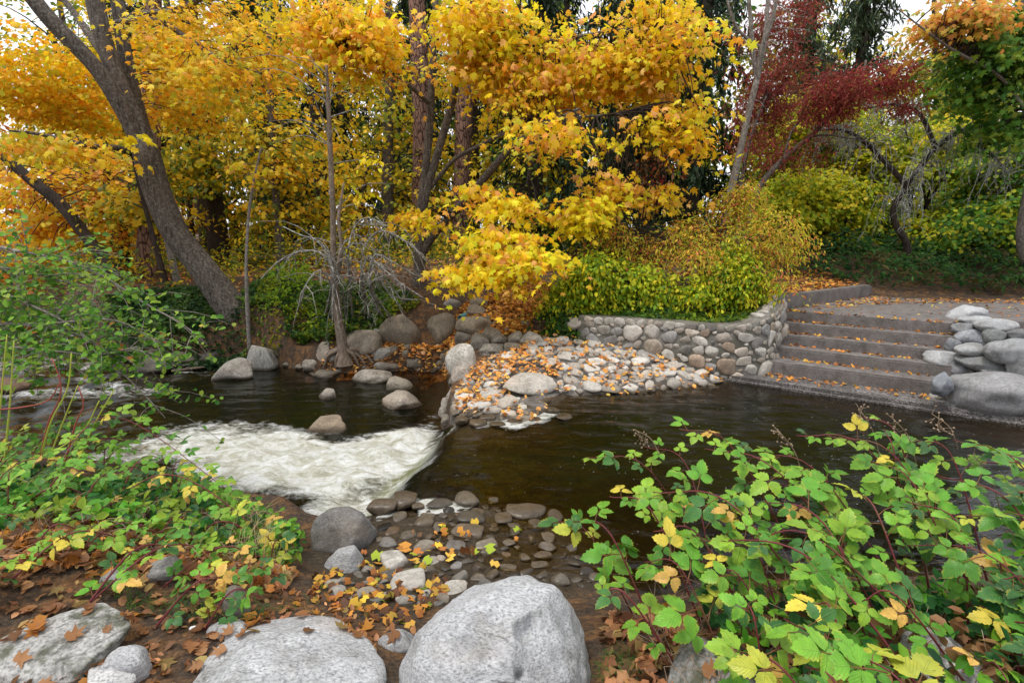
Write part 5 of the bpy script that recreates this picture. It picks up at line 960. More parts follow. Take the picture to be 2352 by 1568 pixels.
# ------------------------------------------------------------------ ground cover
def in_poly(poly, n, g):
    lo, hi = poly.min(0), poly.max(0); out = []; k = 0
    while k < n:
        p = g.uniform(lo, hi, (n*2, 2)); _, i, _ = polydist(poly, p[:, 0], p[:, 1]); p = p[i]; out.append(p); k += len(p)
    return np.concatenate(out)[:n]
def cover(name, label, poly, n, hmax, size, pal, tm, seed, up=.9, rand=.7, mound=.5, cat=None):
    g = np.random.default_rng(seed); p = in_poly(poly, n, g); z = ground_z(p[:, 0], p[:, 1]); h = hmax*np.clip(.55+mound*vnoise(p[:, 0], p[:, 1], 3.5, seed), .15, 1.3)*g.random(n)**.5
    pos = np.c_[p, z+h+.02]; nrm = np.array((0, -.25, up))+rand*g.normal(size=(n, 3))*.7
    sp = (np.floor(p[:, 0]*3)*57+np.floor(p[:, 1]*3)).astype(int) % 400
    o = link(name, leaf_mesh(name, tm, pos, nrm, size*g.uniform(.6, 1.4, n), pick(pal, n, g, sp, .2), LEAF, g)); return tag(o, label, cat, kind='stuff')
IVY = P2([(545, 700, .75), (575, 650, 1.0), (640, 655, 1.0), (760, 650, 1.0), (900, 665, .95), (968, 690, .8), (940, 725, .55), (880, 735, .5), (870, 765, .3), (800, 765, .3), (760, 785, .2), (690, 790, .1), (630, 775, .2), (590, 775, .15), (550, 760, .3)])
cover('ivy', 'glossy green ivy covering the bank behind the small tree', IVY, 9500, .34, .075, GREEN+[(.16, .26, .02), (.30, .32, .02)], OVAL, 81)
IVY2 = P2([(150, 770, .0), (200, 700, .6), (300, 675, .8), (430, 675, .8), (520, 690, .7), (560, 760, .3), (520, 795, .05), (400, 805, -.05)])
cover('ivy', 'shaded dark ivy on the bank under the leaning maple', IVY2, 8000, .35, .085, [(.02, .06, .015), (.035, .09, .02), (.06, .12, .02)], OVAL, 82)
cover('undergrowth', 'low yellow-green undergrowth on the floor of the wood', np.array([(-17, 13.5), (-9, 11.6), (-6, 11.6), (-2, 12.2), (1.5, 12.5), (6, 14), (8, 19), (-18, 22)]), 16000, 1.1, .12, Y_GREEN+GREEN[:2]+Y_OLIVE, SLIM, 83, mound=.7)
cover('bright_sprigs', 'bright lime sprigs standing out of the ivy', P2([(610, 710, .7), (640, 670, .9), (720, 670, .9), (720, 720, .6), (830, 760, .35), (700, 740, .5)]), 700, .75, .07, [(.22, .36, .02), (.30, .42, .02)], OVAL, 84)
cover('fern_bed', 'dark green fern and ivy bed behind the path', np.array([(7.3, 10.9), (7.9, 10.25), (9.6, 10.0), (13, 9.9), (20, 9.7), (22, 15), (9, 17), (6, 13.5), (5.6, 11.5)]), 24000, .8, .13, [(.03, .10, .025), (.05, .14, .03), (.08, .19, .04), (.03, .08, .025), (.14, .12, .04)], SLIM, 85, mound=.35)
cover('undergrowth', 'tall mixed undergrowth rising behind the fern bed', np.array([(7.5, 15.5), (22, 14.5), (26, 21), (8, 22)]), 14000, 2.6, .17, [(.10, .20, .03), (.20, .30, .03), (.40, .42, .03), (.06, .13, .03), (.5, .46, .03)], OVAL, 87, mound=.5)
cover('ivy', 'ivy trailing along the soil behind the cobblestone wall', np.vstack([WALL[4:56:6, :2]+np.array((-.02, .22)), WALL[56:4:-6, :2]+np.array((-.1, .75))]), 1800, .14, .07, GREEN+[(.2, .28, .02)], OVAL, 86)
# ------------------------------------------------------------------ fallen leaves
STEPF = [S4+N_*sum(treads[:k+1]) for k in range(5)]
def surf_z(x, y):
    z = ground_z(x, y); v = (x-S4[0])*N_[0]+(y-S4[1])*N_[1]; u = (x-S4[0])*E_[0]+(y-S4[1])*E_[1]
    on = (u > -.3) & (u < 2.45); cum = np.cumsum(treads)
    for k in range(5): z = np.where(on & (v > cum[k]), np.maximum(z, zs[k]), z)
    z = np.where((u > -.4) & (u < 3.4) & (v > -.46) & (v < 0), np.maximum(z, .08+.03*(v+.46)), z)
    _, ip, _ = polydist(np.array([tuple(q) for q in pts_path]), x, y); z = np.where(ip, np.maximum(z, .87), z)
    da, ia, _ = polydist(AP, x, y); return np.where(ia & (z < .6), z+.045, z)
pts_path = [F5-E_*.3, R0, R0+(.5, .35), np.array((8.6, 7.0)), np.array((12, 6.6)), np.array((24, 7)), np.array((24, 9.4)), np.array((12, 9.75)), np.array((9.7, 9.85)), np.array((7.75, 10.05)), np.array((7.3, 10.4)), KERB0+(.02, -.05)]
def litter(label, xy, size, pal, seed, tm=MAPLE_S, lift=.012, curl=.45, jit=.2):
    g = np.random.default_rng(seed); n = len(xy); z = surf_z(xy[:, 0], xy[:, 1]); pos = np.c_[xy, z+lift+.012*g.random(n)]
    nrm = np.array((0, 0, 1.))+curl*g.normal(size=(n, 3)); o = link('leaf_litter', leaf_mesh('leaf_litter', tm, pos, nrm, size*g.uniform(.6, 1.35, n), pick(pal, n, g, None, jit), LEAF_DULL, g)); return tag(o, label, kind='stuff')
FALL = [(.55, .23, .04), (.42, .16, .035), (.66, .30, .05), (.34, .13, .04), (.62, .36, .06)]
FALLB = [(.72, .34, .07), (.66, .28, .06), (.74, .42, .10), (.52, .20, .05), (.70, .40, .18)]
BROWN = [(.30, .13, .055), (.38, .17, .07), (.22, .09, .04), (.45, .22, .10), (.16, .08, .04), (.33, .22, .08)]
g = np.random.default_rng(90)
litter('orange leaves carpeting the path behind the boulders', in_poly(P2([(1010, 735, .55), (1060, 685, .85), (1250, 650, 1.0), (1290, 740, .55), (1260, 765, .45), (1150, 775, .4), (1050, 770, .35)]), 3600, g), .085, FALL, 91)
litter('orange and yellow leaves on the pool shore between the boulders', in_poly(P2([(700, 800, .1), (900, 770, .25), (1050, 770, .25), (1040, 845, -.2), (900, 850, -.25), (700, 845, -.2)]), 1500, g), .085, FALLB, 92)
litter('orange leaves scattered on the cobble apron', np.vstack([in_poly(AP, 520, g), in_poly(P2([(1080, 850, .2), (1200, 800, .38), (1300, 850, .2), (1250, 880, .14), (1100, 930, .05), (1040, 930, .05)]), 380, g)]), .07, FALLB, 93, lift=.035)
xy = []
for k in range(5):
    n = 95; u = g.random(n)**1.6*2.4-.15; v = (sum(treads[:k+2]) if k < 4 else 1.3)-np.abs(g.normal(0, .06, n))-.015; xy.append(S4+E_*u[:, None]+N_*v[:, None])
u = g.uniform(-.3, 3.0, 170); xy.append(S4+E_*u[:, None]-N_*(np.abs(g.normal(0, .11, 170))+.02)[:, None])
litter('small fallen leaves lying along the backs of the steps', np.vstack(xy), .052, FALL+BROWN[:3], 94, lift=.008)
litter('leaves blown over the concrete path', np.vstack([in_poly(np.array([tuple(q) for q in pts_path]), 700, g), in_poly(np.array([(4.8, 8.7), (7.2, 10.3), (7.7, 9.9), (13, 9.6), (13, 9.2), (7.5, 9.3), (5.2, 8.6)]), 700, g)]), .055, FALL+BROWN[:3]+[(.6, .45, .1)], 95, lift=.008, curl=.3)
litter('leaves on the soil behind the wall and the kerb', np.vstack([in_poly(np.array([(4.4, 8.8), (7.3, 10.75), (7.2, 12), (4.5, 11), (3, 9.5)]), 1300, g), in_poly(np.vstack([WALL[:, :2]+np.array((0, .12)), WALL[::-1, :2]+np.array((-.05, .55))]), 500, g)]), .07, FALL, 96)
litter('brown leaves over the floor of the wood', in_poly(np.array([(-12, 12.3), (-5, 11), (-1, 11), (2, 11), (7, 12), (12, 20), (-16, 20)]), 4500, g), .12, FALL+BROWN, 97)
# ------------------------------------------------------------------ brambles
def leaflet(L, w, g, ang, org, fold=.16, droop=.3):
    n = 12; V = []; A = []; t = np.linspace(0, 1, n); c, s = math.cos(ang), math.sin(ang); tw = g.normal(0, .12)
    for i, ti in enumerate(t):
        hw = w*math.sin(math.pi*min(1, ti**.72))**.75*(1+(.11 if i % 2 else -.09)) if 0 < ti < 1 else 0
        z = -droop*L*ti*ti
        for sd_ in (-1, -.5, 0, .5, 1): V.append((ti*L+(.05*L*abs(sd_) if i % 2 else 0), sd_*hw, z+(abs(sd_)-.55*sd_*sd_)*2*fold*hw+tw*sd_*hw+.012*math.sin(ti*18+abs(sd_)*4)*hw/w)); A.append((ti, abs(sd_), 0))
    V = np.array(V); V = np.c_[V[:, 0]*c-V[:, 1]*s, V[:, 0]*s+V[:, 1]*c, V[:, 2]]+org
    Fq = []
    for i in range(n-1):
        a = i*5; Fq += [(a+k, a+k+1, a+k+6, a+k+5) for k in range(4)]
    return V, np.array(Fq), np.array(A)
def bramble_leaf(seed, five):
    g = np.random.default_rng(seed); V, Fq, n, AA = [], [], 0, []
    spec = [(0, 1.0), (1.15, .82), (-1.15, .82)]+([(2.0, .55), (-2.0, .55)] if five else [])
    for a, s in spec:
        v, f, at_ = leaflet(s*g.uniform(.9, 1.1), .36*s, g, a+g.normal(0, .12), np.array((.28*math.cos(a), .28*math.sin(a)*.6, 0)) if a == 0 else np.array((.06*math.cos(a), .06*math.sin(a), 0)))
        V.append(v); Fq.append(f+n); n += len(v); AA.append(at_)
    T = Tubes(); T.add(np.array([(-.75, 0, -.15), (-.3, 0, .02), (0, 0, 0), (.3, 0, 0)]), [.025, .02, .018, .012], 4); vt = np.concatenate(T.v); ft = T.f
    V.append(vt); AA.append(np.tile((.5, 1.0, 1.0), (len(vt), 1))); fs = [np.concatenate(Fq)]+[f+n for f in ft]
    return mesh_np('bramble_leaf_%d' % seed, np.concatenate(V), fs, LEAFB, cols=np.concatenate(AA), smooth=True)
def bramble_mat():
    m = NT('bramble_leaf_blades'); oi = m.n('ObjectInfo'); c = oi.outputs['Color']; sp_ = m.n('SeparateXYZ'); m.set(sp_.inputs[0], m.attr('col', 'Vector')); al, la, stem = sp_.outputs
    tc = m.n('TexCoord').outputs['Object']; sh = m.n('VectorMath', operation='ADD'); m.set(sh.inputs[0], tc); cx = m.n('CombineXYZ'); m.set(cx.inputs[0], m.math('MULTIPLY', oi.outputs['Random'], 50.0)); m.set(sh.inputs[1], cx.outputs[0]); v = sh.outputs[0]
    w = m.math('SINE', m.math('MULTIPLY', m.math('SUBTRACT', m.math('MULTIPLY', al, 8.0), m.math('MULTIPLY', la, 2.6)), 6.283))
    vein = m.math('MAXIMUM', m.ramp(w, [(.55, 0), (.95, 1)]), m.ramp(la, [(.03, 1), (.10, 0)]))
    c = m.mix(m.math('MULTIPLY', vein, .30), c, m.mix(.5, c, (.45, .55, .16)))
    edge = m.math('MULTIPLY', m.ramp(la, [(.55, 0), (1.0, 1)]), m.ramp(m.noise(v, 1.6, 3), [(.48, 0), (.62, .8)])); c = m.mix(edge, c, m.mix(.7, c, (.55, .45, .06)))
    c = m.mix(m.ramp(m.noise(v, 9, 4, .7), [(.63, 0), (.70, .85)]), c, (.12, .06, .025))
    c = m.mix(.6, c, m.ramp(m.noise(v, 2.2, 3), [(.3, (.55, .6, .6)), (.7, (1.2, 1.15, 1.0))]), 'MULTIPLY')
    c = m.mix(stem, c, (.22, .10, .04))
    d = m.principled(c, .42, .35, m.bump(m.math('MULTIPLY', vein, -1.0), .5, .02)); t = m.n('BsdfTranslucent'); m.set(t.inputs[0], c)
    return m.done(m.mixsh(.2, d, t.outputs[0]))
LEAFB = bramble_mat()
BLV = [bramble_leaf(500+i, i % 3 == 0) for i in range(9)]
BR_G = [(.12, .36, .03), (.19, .43, .035), (.08, .27, .03), (.26, .46, .04), (.15, .39, .03)]
BR_Y = [(.50, .54, .06), (.72, .58, .07), (.70, .42, .10)]
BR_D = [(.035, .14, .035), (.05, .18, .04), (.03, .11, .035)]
m = NT('bramble_cane'); c = m.ramp(m.noise(m.pos(), 9, 3), [(.3, (.10, .018, .022)), (.55, (.16, .03, .035)), (.75, (.13, .11, .04))]); M_CANE = m.done(m.principled(c, .5, .3))
m = NT('dead_stalks'); c = m.ramp(m.noise(m.pos(), 14, 3), [(.3, (.16, .10, .07)), (.7, (.40, .30, .21))]); M_DEAD = m.done(m.principled(c, .9, .15))
M_STRAW = NT('straw'); M_STRAW = M_STRAW.done(M_STRAW.principled((.55, .42, .22), .8, .2))
def thorns(T, pp, r, g):
    for i in range(2, len(pp)-2, 2):
        a = pp[i]; d = unit(np.cross(pp[i+1]-pp[i], g.normal(size=3))); T.add(np.array([a+d*r*.6, a+d*(r+.008)]), [.0022, .0004], 3)
def bramble(name, label, canes, seed, leaf, step, pal, dark=0.0, yell=.12, base=None, frac=.35, maxleaf=300):
    g = np.random.default_rng(seed); t = tag(empty(name, tuple(base)), label, 'bramble'); nl = 0; spots = []
    for k, (root, mid, tip) in enumerate(canes):
        pp = resample([root, mid, tip], 26); T = Tubes(); r0 = g.uniform(.0035, .0065); T.add(pp, np.linspace(r0, r0*.45, 26), 6, .05, k); thorns(T, pp, r0, g); cane = child_keep(link('cane', T.mesh('cane', M_CANE)), t)
        L = np.linalg.norm(np.diff(pp, axis=0), axis=1).sum(); n = max(3, int(L*(1-frac)/step))
        for j in range(n):
            f = frac+(1-frac)*(j+g.random()*.7)/n; i = min(int(f*25), 24); a = pp[i]; tg = unit(pp[i+1]-pp[i]); sd_ = unit(np.cross(tg, (0, 0, 1)))*(1 if j % 2 else -1)
            out_ = unit(tg*.5+sd_*g.uniform(.5, 1.2)+np.array((0, -.15, g.uniform(0, .5)))); s = leaf*g.uniform(.5, 1.18)*(1-.35*max(0, f-.75)/.25)
            spots.append((a, out_, s, f, cane))
    spots = [spots[k] for k in g.permutation(len(spots))]
    for j, (a, out_, s, f, cane) in enumerate(spots[:maxleaf]):
        n_ = unit(np.array((0, -.30, 1.0))+g.normal(size=3)*.33); x = unit(out_-n_*(out_@n_)); y = np.cross(n_, x); u = g.random()
        colr = np.array(BR_D[g.integers(0, 3)] if u < dark else (BR_Y[g.integers(0, 3)] if u > 1-yell else pal[g.integers(0, len(pal))]))*g.uniform(.8, 1.15)
        o = link('leaf', BLV[g.integers(0, 9)], None, color=tuple(np.clip(colr, 0, 1)))
        Rm = Matrix(((x[0], y[0], n_[0]), (x[1], y[1], n_[1]), (x[2], y[2], n_[2]))); o.matrix_world = Matrix.LocRotScale(Vector(a+x*s*.75), Rm.to_quaternion(), Vector((s, s, s))); child_keep(o, cane)
    return t
g = np.random.default_rng(101)
tips = [(1345, 1050, 2.6), (1480, 1025, 2.6), (1560, 985, 2.6), (1280, 1195, 2.4), (1330, 1190, 2.3), (1400, 1140, 2.4), (1700, 1050, 2.4), (1620, 1030, 2.5), (1830, 1000, 2.5), (1900, 1000, 2.4), (1970, 955, 2.4), (2030, 985, 2.3), (2100, 1010, 2.3), (2190, 1010, 2.3), (2250, 1060, 2.2), (2310, 1110, 2.1), (1500, 1130, 2.2), (1620, 1160, 2.1), (1750, 1150, 2.1), (1600, 1240, 2.0), (1500, 1220, 2.1), (1720, 1240, 1.95), (1850, 1200, 2.0), (1960, 1130, 2.1), (2080, 1150, 2.0), (2060, 1250, 1.9), (2180, 1180, 1.95), (2290, 1230, 1.85), (1790, 1110, 2.2), (1880, 1080, 2.3), (2150, 1090, 2.1), (2000, 1060, 2.2)]
tips2 = [(2330, 1330, 1.7), (2280, 1420, 1.6), (1900, 1300, 1.85), (1780, 1330, 1.8), (1640, 1330, 1.8), (1480, 1290, 1.9), (1800, 1420, 1.45), (1900, 1480, 1.35), (1960, 1520, 1.3), (1850, 1530, 1.25), (1700, 1500, 1.4), (1370, 1380, 1.85), (2330, 1500, 1.45), (2250, 1540, 1.4), (2330, 1200, 1.9), (2340, 1420, 1.6), (1700, 1380, 1.6), (1980, 1380, 1.6), (1870, 1390, 1.55)]
def mkcanes(tips, g, dx=(.05, .75), dy=(.15, .6)):
    out = []
    for (px, py, Y) in tips:
        tp = at(px, py, Y); rx_, ry_ = tp[0]+g.uniform(*dx), min(tp[1]-g.uniform(*dy), 2.45); root = np.array((rx_, ry_, gz1(rx_, ry_)-.02))
        mid = root*.42+tp*.58+np.array((g.normal(0, .04), g.normal(0, .04), .10+.16*np.linalg.norm(tp-root))); out.append((root, mid, tp))
    return out
bramble('bramble_bush', 'leafy bramble with long purple canes arching out over the dark water', mkcanes(tips, g), 102, .086, .060, BR_G, base=(1.6, 2.1, gz1(1.6, 2.1)), dark=.10, yell=.07, frac=.38)
bramble('bramble_bush', 'big-leaved lime green bramble growing over the dark and the cracked boulders', mkcanes(tips2, g, (.0, .4), (.05, .3)), 103, .092, .060, BR_G, base=(1.3, 1.6, gz1(1.3, 1.6)), yell=.16, dark=.1, frac=.3)
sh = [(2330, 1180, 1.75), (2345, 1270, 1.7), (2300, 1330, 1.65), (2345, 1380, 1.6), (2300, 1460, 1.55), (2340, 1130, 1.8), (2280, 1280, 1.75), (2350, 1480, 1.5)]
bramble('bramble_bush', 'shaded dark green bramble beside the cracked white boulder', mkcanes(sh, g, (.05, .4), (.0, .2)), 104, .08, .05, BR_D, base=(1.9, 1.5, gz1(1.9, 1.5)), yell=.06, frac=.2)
lt = [(20, 1000), (110, 985), (220, 962), (300, 1010), (250, 1060), (350, 1060), (440, 1085), (540, 1105), (400, 1130), (500, 1150), (600, 1170), (660, 1215), (560, 1215), (450, 1200), (340, 1180), (230, 1150), (120, 1120), (40, 1080), (300, 1240), (420, 1260), (520, 1270), (620, 1285), (650, 1250), (190, 1220), (80, 1200), (560, 1345), (600, 1370), (100, 1300), (30, 1330), (590, 1230), (380, 1230), (160, 1060), (480, 1110), (640, 1320)]
cl = []
for (px, py) in lt:
    hp = hit(px, py+(115 if py < 1100 else 55)); tp = at(px, py, hp[1]+.03); rx_, ry_ = tp[0]-g.uniform(.0, .55), tp[1]-g.uniform(.1, .45); root = np.array((rx_, ry_, gz1(rx_, ry_)-.02)); cl.append((root, root*.45+tp*.55+np.array((0, 0, .08+.14*np.linalg.norm(tp-root))), tp))
cl.append((hit(60, 1200), at(250, 955, 3.3), at(560, 1150, 3.2))); cl.append((hit(200, 1200), at(400, 1090, 3.0), at(690, 1290, 2.75)))
extra = [(20, 965), (70, 1000), (150, 1000), (200, 1010), (260, 1005), (330, 1035), (380, 1055), (420, 1065), (60, 1040), (10, 1050), (120, 1050), (300, 1100), (200, 1090)]
cb = []
for (px, py) in extra:
    hp = hit(px, py+110); tp = at(px, py, hp[1]+.03); rx_, ry_ = tp[0]-g.uniform(.0, .5), tp[1]-g.uniform(.05, .3); root = np.array((rx_, ry_, gz1(rx_, ry_)-.02)); cb.append((root, root*.4+tp*.6+np.array((0, 0, .10+.12*np.linalg.norm(tp-root))), tp))
cb += [cl[i] for i in (0, 1, 2, 3, 4, 5, 17, 34)]; cl = [c for i, c in enumerate(cl) if i not in (0, 1, 2, 3, 4, 5, 17, 34)]
bramble('bramble_bush', 'bramble with arching canes at the edge of the dark water by the willow shoots', cb, 107, .068, .036, BR_G, base=tuple(hit(150, 1150)), yell=.10, dark=.12, frac=.15)
bramble('bramble_bush', 'sprawling bramble with green and yellowing leaves on the bank above the white water', cl, 105, .064, .040, BR_G+BR_D[:1], base=tuple(hit(300, 1250)), yell=.20, dark=.12, frac=.15)
# leafy mass inside the brambles
def mass(label, poly, n, hmax, size, seed, pal): return cover('bramble_thicket', label, poly, n, hmax, size, pal, OVAL, seed, mound=.3)
mass('tangle of small bramble leaves low on the bank above the white water', P2([(-300, 1060, .2), (60, 1085, .1), (300, 1110, .1), (560, 1180, .1), (700, 1230, .1), (690, 1290, .2), (500, 1290, .3), (200, 1250, .45), (-200, 1260, .5)]), 3200, .30, .055, 106, BR_G[:3]+BR_D+[(.3, .42, .05)])
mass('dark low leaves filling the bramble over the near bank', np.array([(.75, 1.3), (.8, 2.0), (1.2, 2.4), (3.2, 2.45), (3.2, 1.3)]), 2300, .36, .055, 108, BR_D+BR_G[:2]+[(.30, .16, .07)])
# dead stalks and straw
def stalks(name, label, cat, polys, n, L, r, mat, seed, lean=.8, up=.7):
    g = np.random.default_rng(seed); p = in_poly(polys, n, g); z = ground_z(p[:, 0], p[:, 1]); T = Tubes()
    for (x, y), zz_ in zip(p, z):
        a = np.array((x, y, zz_)); d = unit(np.array((g.normal(0, lean), g.normal(0, lean), up))); l = L*g.uniform(.4, 1.2); T.add(resample([a, a+d*l*.6, a+d*l+np.array((g.normal(0, .2), g.normal(0, .2), -.25))*l], 5), np.linspace(r, r*.4, 5), 3)
    return tag(link(name, T.mesh(name, mat)), label, cat, kind='stuff')
stalks('dead_stalks', 'brown dead stalks tangled under the near bramble', None, np.array([(.5, 1.35), (.6, 2.1), (1.2, 2.4), (2.6, 2.4), (2.6, 1.4)]), 420, .38, .0026, M_DEAD, 111)
stalks('dead_stalks', 'brown dead stalks under the bramble above the white water', None, P2([(0, 1100, .4), (300, 1140, .3), (600, 1230, .2), (650, 1330, .3), (300, 1300, .4), (0, 1330, .5)]), 330, .35, .0028, M_DEAD, 112)
stalks('dry_grass', 'straw-coloured dry grass among the bramble leaves', None, P2([(520, 1180, .2), (620, 1200, .15), (640, 1300, .25), (540, 1320, .3)]), 170, .30, .0016, M_STRAW, 113, lean=.25, up=1)
M_GRASS = NT('grass'); M_GRASS = M_GRASS.done(M_GRASS.principled((.07, .19, .03), .6, .2))
stalks('grass', 'short green grass tufts on the bare soil', None, P2([(200, 1330, .45), (300, 1320, .45), (330, 1360, .45), (480, 1380, .4), (640, 1400, .35), (720, 1390, .25), (600, 1430, .4), (300, 1400, .45)]), 330, .07, .0012, M_GRASS, 114, lean=.5, up=1)
stalks('grass', 'short green grass at the foot of the largest granite boulder', None, P2([(1370, 1500, .4), (1450, 1500, .4), (1480, 1560, .42), (1380, 1565, .42)]), 120, .08, .0012, M_GRASS, 115, lean=.5, up=1)
# upright willow shoots by the rapids
hp = hit(90, 1060); W = tag(empty('willow_shoots', tuple(hp)), 'bare upright shoots, some lime and some red, on the bank by the rapids', 'shoots')
M_LIME = NT('lime_shoot'); M_LIME = M_LIME.done(M_LIME.principled((.38, .42, .06), .5, .3)); M_RED = NT('red_shoot'); M_RED = M_RED.done(M_RED.principled((.30, .07, .05), .5, .3))
for pl, mt in [([(-10, 1060), (1, 933), (16, 769)], M_LIME), ([(10, 1060), (23, 923), (32, 783)], M_LIME), ([(90, 1060), (117, 968), (155, 892), (164, 811)], M_LIME), ([(90, 1060), (112, 968), (137, 915), (138, 872), (119, 822)], M_RED), ([(110, 1060), (152, 951), (179, 885)], M_LIME), ([(180, 1060), (221, 966), (263, 895)], M_LIME), ([(0, 940), (50, 935), (110, 920), (137, 880)], M_RED), ([(150, 1060), (175, 970), (192, 930), (180, 888)], M_RED), ([(120, 1040), (190, 990), (228, 920)], M_LIME)]:
    T = Tubes(); T.add(resample([at(px, py, 3.3) for px, py in pl], 14), np.linspace(.0065, .0035, 14), 6); child_keep(link('shoot', T.mesh('shoot', mt)), W)
# dried seed heads
g = np.random.default_rng(121)
for (px, py, Y, ln) in [(1965, 925, 2.35, 150), (1785, 985, 2.4, 120), (2045, 955, 2.3, 110), (2235, 1045, 2.2, 120), (1455, 985, 2.5, 60), (2140, 950, 2.3, 80)]:
    a = at(px+60, py+ln, Y); b = at(px, py, Y); T = Tubes(); T.add(resample([a, (a+b)/2+(.02, 0, .02), b], 8), np.linspace(.003, .0015, 8), 4)
    for k in range(16):
        p0 = a+(b-a)*g.uniform(.45, 1.0); d = unit(g.normal(size=3)); e = p0+d*g.uniform(.02, .05); T.add(np.array([p0, e]), [.0012, .001], 3); T.add(np.array([e-d*.004, e, e+d*.005]), [.002, .0055, .002], 5)
    tag(link('seed_head', T.mesh('seed_head', M_DEAD)), 'dry brown bramble seed head sticking up over the dark water', 'seed head', 'dry bramble seed heads')

# ------------------------------------------------------------------ alder branches hanging in over the rapids
g = np.random.default_rng(131); ya = 4.3
aroot = np.array((-7.2, 4.0, gz1(-7.2, 4.0)))
AL = [[(-500, 615, 4.4), (-150, 555, 4.4), (60, 580, 4.3), (200, 615, 4.2), (330, 695, 4.1), (420, 745, 4.0), (475, 790, 3.9)], [(-500, 695, 4.3), (-100, 655, 4.3), (80, 705, 4.2), (200, 775, 4.1), (290, 865, 4.0), (340, 915, 3.9), (380, 960, 3.9)], [(-400, 755, 4.2), (-60, 745, 4.1), (100, 745, 4.1), (260, 735, 4.0), (380, 795, 4.0)], [(-400, 615, 4.6), (0, 615, 4.5), (180, 655, 4.4), (300, 655, 4.4)], [(-300, 775, 4.1), (0, 795, 4.0), (120, 805, 3.9), (220, 815, 3.9), (320, 795, 3.9)], [(-400, 655, 4.9), (-50, 675, 4.8), (120, 695, 4.7), (260, 705, 4.6)], [(-400, 715, 4.5), (-80, 705, 4.5), (60, 765, 4.4), (160, 795, 4.4)], [(-300, 775, 4.6), (0, 755, 4.5), (140, 755, 4.4), (300, 775, 4.3), (360, 775, 4.3)]]
trunkp = [aroot-(0, 0, .2), aroot+(.1, .1, 1.6), at(-520, 520, 4.45), aroot+(.3, .3, 5)]
A, _ = mktree('alder_tree', 'green-leaved alder whose thin branches hang over the rapids', aroot, [(trunkp, [.16, .14, .12, .06])], BK_PALE)
sk = []; cs = []
for k, pl in enumerate(AL):
    pp = resample([at(*q) for q in pl], 30); T = Tubes(); T.add(pp, np.linspace(.022, .004, 30), 6, .04, k); child_keep(link('branch', T.mesh('branch', BK_PALE)), A); sk.append(pp[8:])
T = Tubes()
for k in range(420):
    s_ = sk[g.integers(0, len(sk))]; i = g.integers(0, len(s_)-1); a = s_[i]; d = unit((s_[i+1]-s_[i])*0+np.array((g.normal(.35, .6), g.normal(0, .6), g.normal(-.15, .45)))); L = g.uniform(.18, .62)
    pp = resample([a, a+d*L*.5+(0, 0, .03), a+d*L+(0, 0, -.08*L)], 6); T.add(pp, np.linspace(.004, .0015, 6), 4); cs.append(pp[1:])
child_keep(link('twigs', T.mesh('twigs', BK_PALE)), A); C = np.concatenate(cs); NA = 4200; C = C[g.integers(0, len(C), NA)]+g.normal(0, .03, (NA, 3))
nrm = np.array((0, -.35, .8))+g.normal(size=(NA, 3))*.45
ALP = [(.10, .26, .03), (.17, .36, .04), (.07, .19, .03), (.32, .46, .06), (.22, .40, .045)]
o = link('foliage', leaf_mesh('alder_leaves', oval(.36, .08, .2), C, nrm, g.uniform(.036, .062, NA), np.vstack([pick(ALP, NA-60, g), pick([(.6, .5, .05), (.5, .18, .05)], 60, g)]), LEAF, g)); o['kind'] = 'stuff'; child_keep(o, A)

# ------------------------------------------------------------------ small things
a, b = at(395, 858, 9.0), at(470, 838, 9.3); T = Tubes(); a[2] = b[2] = ZD+.02; T.add(resample([a, b], 8), np.linspace(.03, .015, 8), 7, .1); tag(link('driftwood', T.mesh('driftwood', BK_TAN)), 'thin orange-brown driftwood stick beside the long dark boulder', 'driftwood')
a, b = at(60, 735, 13.6), at(140, 715, 13.8); T = Tubes(); T.add(resample([a, b], 8), np.linspace(.05, .03, 8), 7, .1); tag(link('driftwood', T.mesh('driftwood', BK_PALE)), 'pale driftwood branch stranded at the head of the rapids', 'driftwood')
# teal drain pipe
M_TEAL = NT('teal_plastic'); M_TEAL = M_TEAL.done(M_TEAL.principled((.07, .20, .22), .5, .4)); M_BLK = NT('pipe_dark'); M_BLK = M_BLK.done(M_BLK.principled((.01, .012, .012), .8, .2))
q0 = hit(1058, 742); a = at(1057, 731, q0[1]-.05); b = at(1090, 714, q0[1]+.5); ax = unit(b-a); u_ = unit(np.cross(ax, (0, 0, 1))); v_ = np.cross(ax, u_); th = np.linspace(0, 2*np.pi, 25)[:-1]
ring = lambda c, r: c+r*(np.cos(th)[:, None]*u_+np.sin(th)[:, None]*v_)
V = np.vstack([ring(a, .062), ring(b, .062), ring(a, .05), ring(b-ax*.1, .05)]); i = np.arange(24); j = (i+1) % 24
pipe = tag(empty('drain_pipe', tuple(a-(0, 0, .06))), 'short teal drain pipe sticking out between the brown boulders', 'pipe')
child_keep(link('tube', mesh_np('tube', V, np.vstack([np.stack([i, j, j+24, i+24], 1), np.stack([j, i, i+48, j+48], 1), np.stack([j+48, i+48, i+72, j+72], 1)]), M_TEAL, smooth=False)), pipe)
child_keep(link('bore', mesh_np('bore', np.vstack([ring(b-ax*.1, .05), b-ax*.1]), np.stack([i, j, np.full(24, 24)], 1), M_BLK)), pipe)
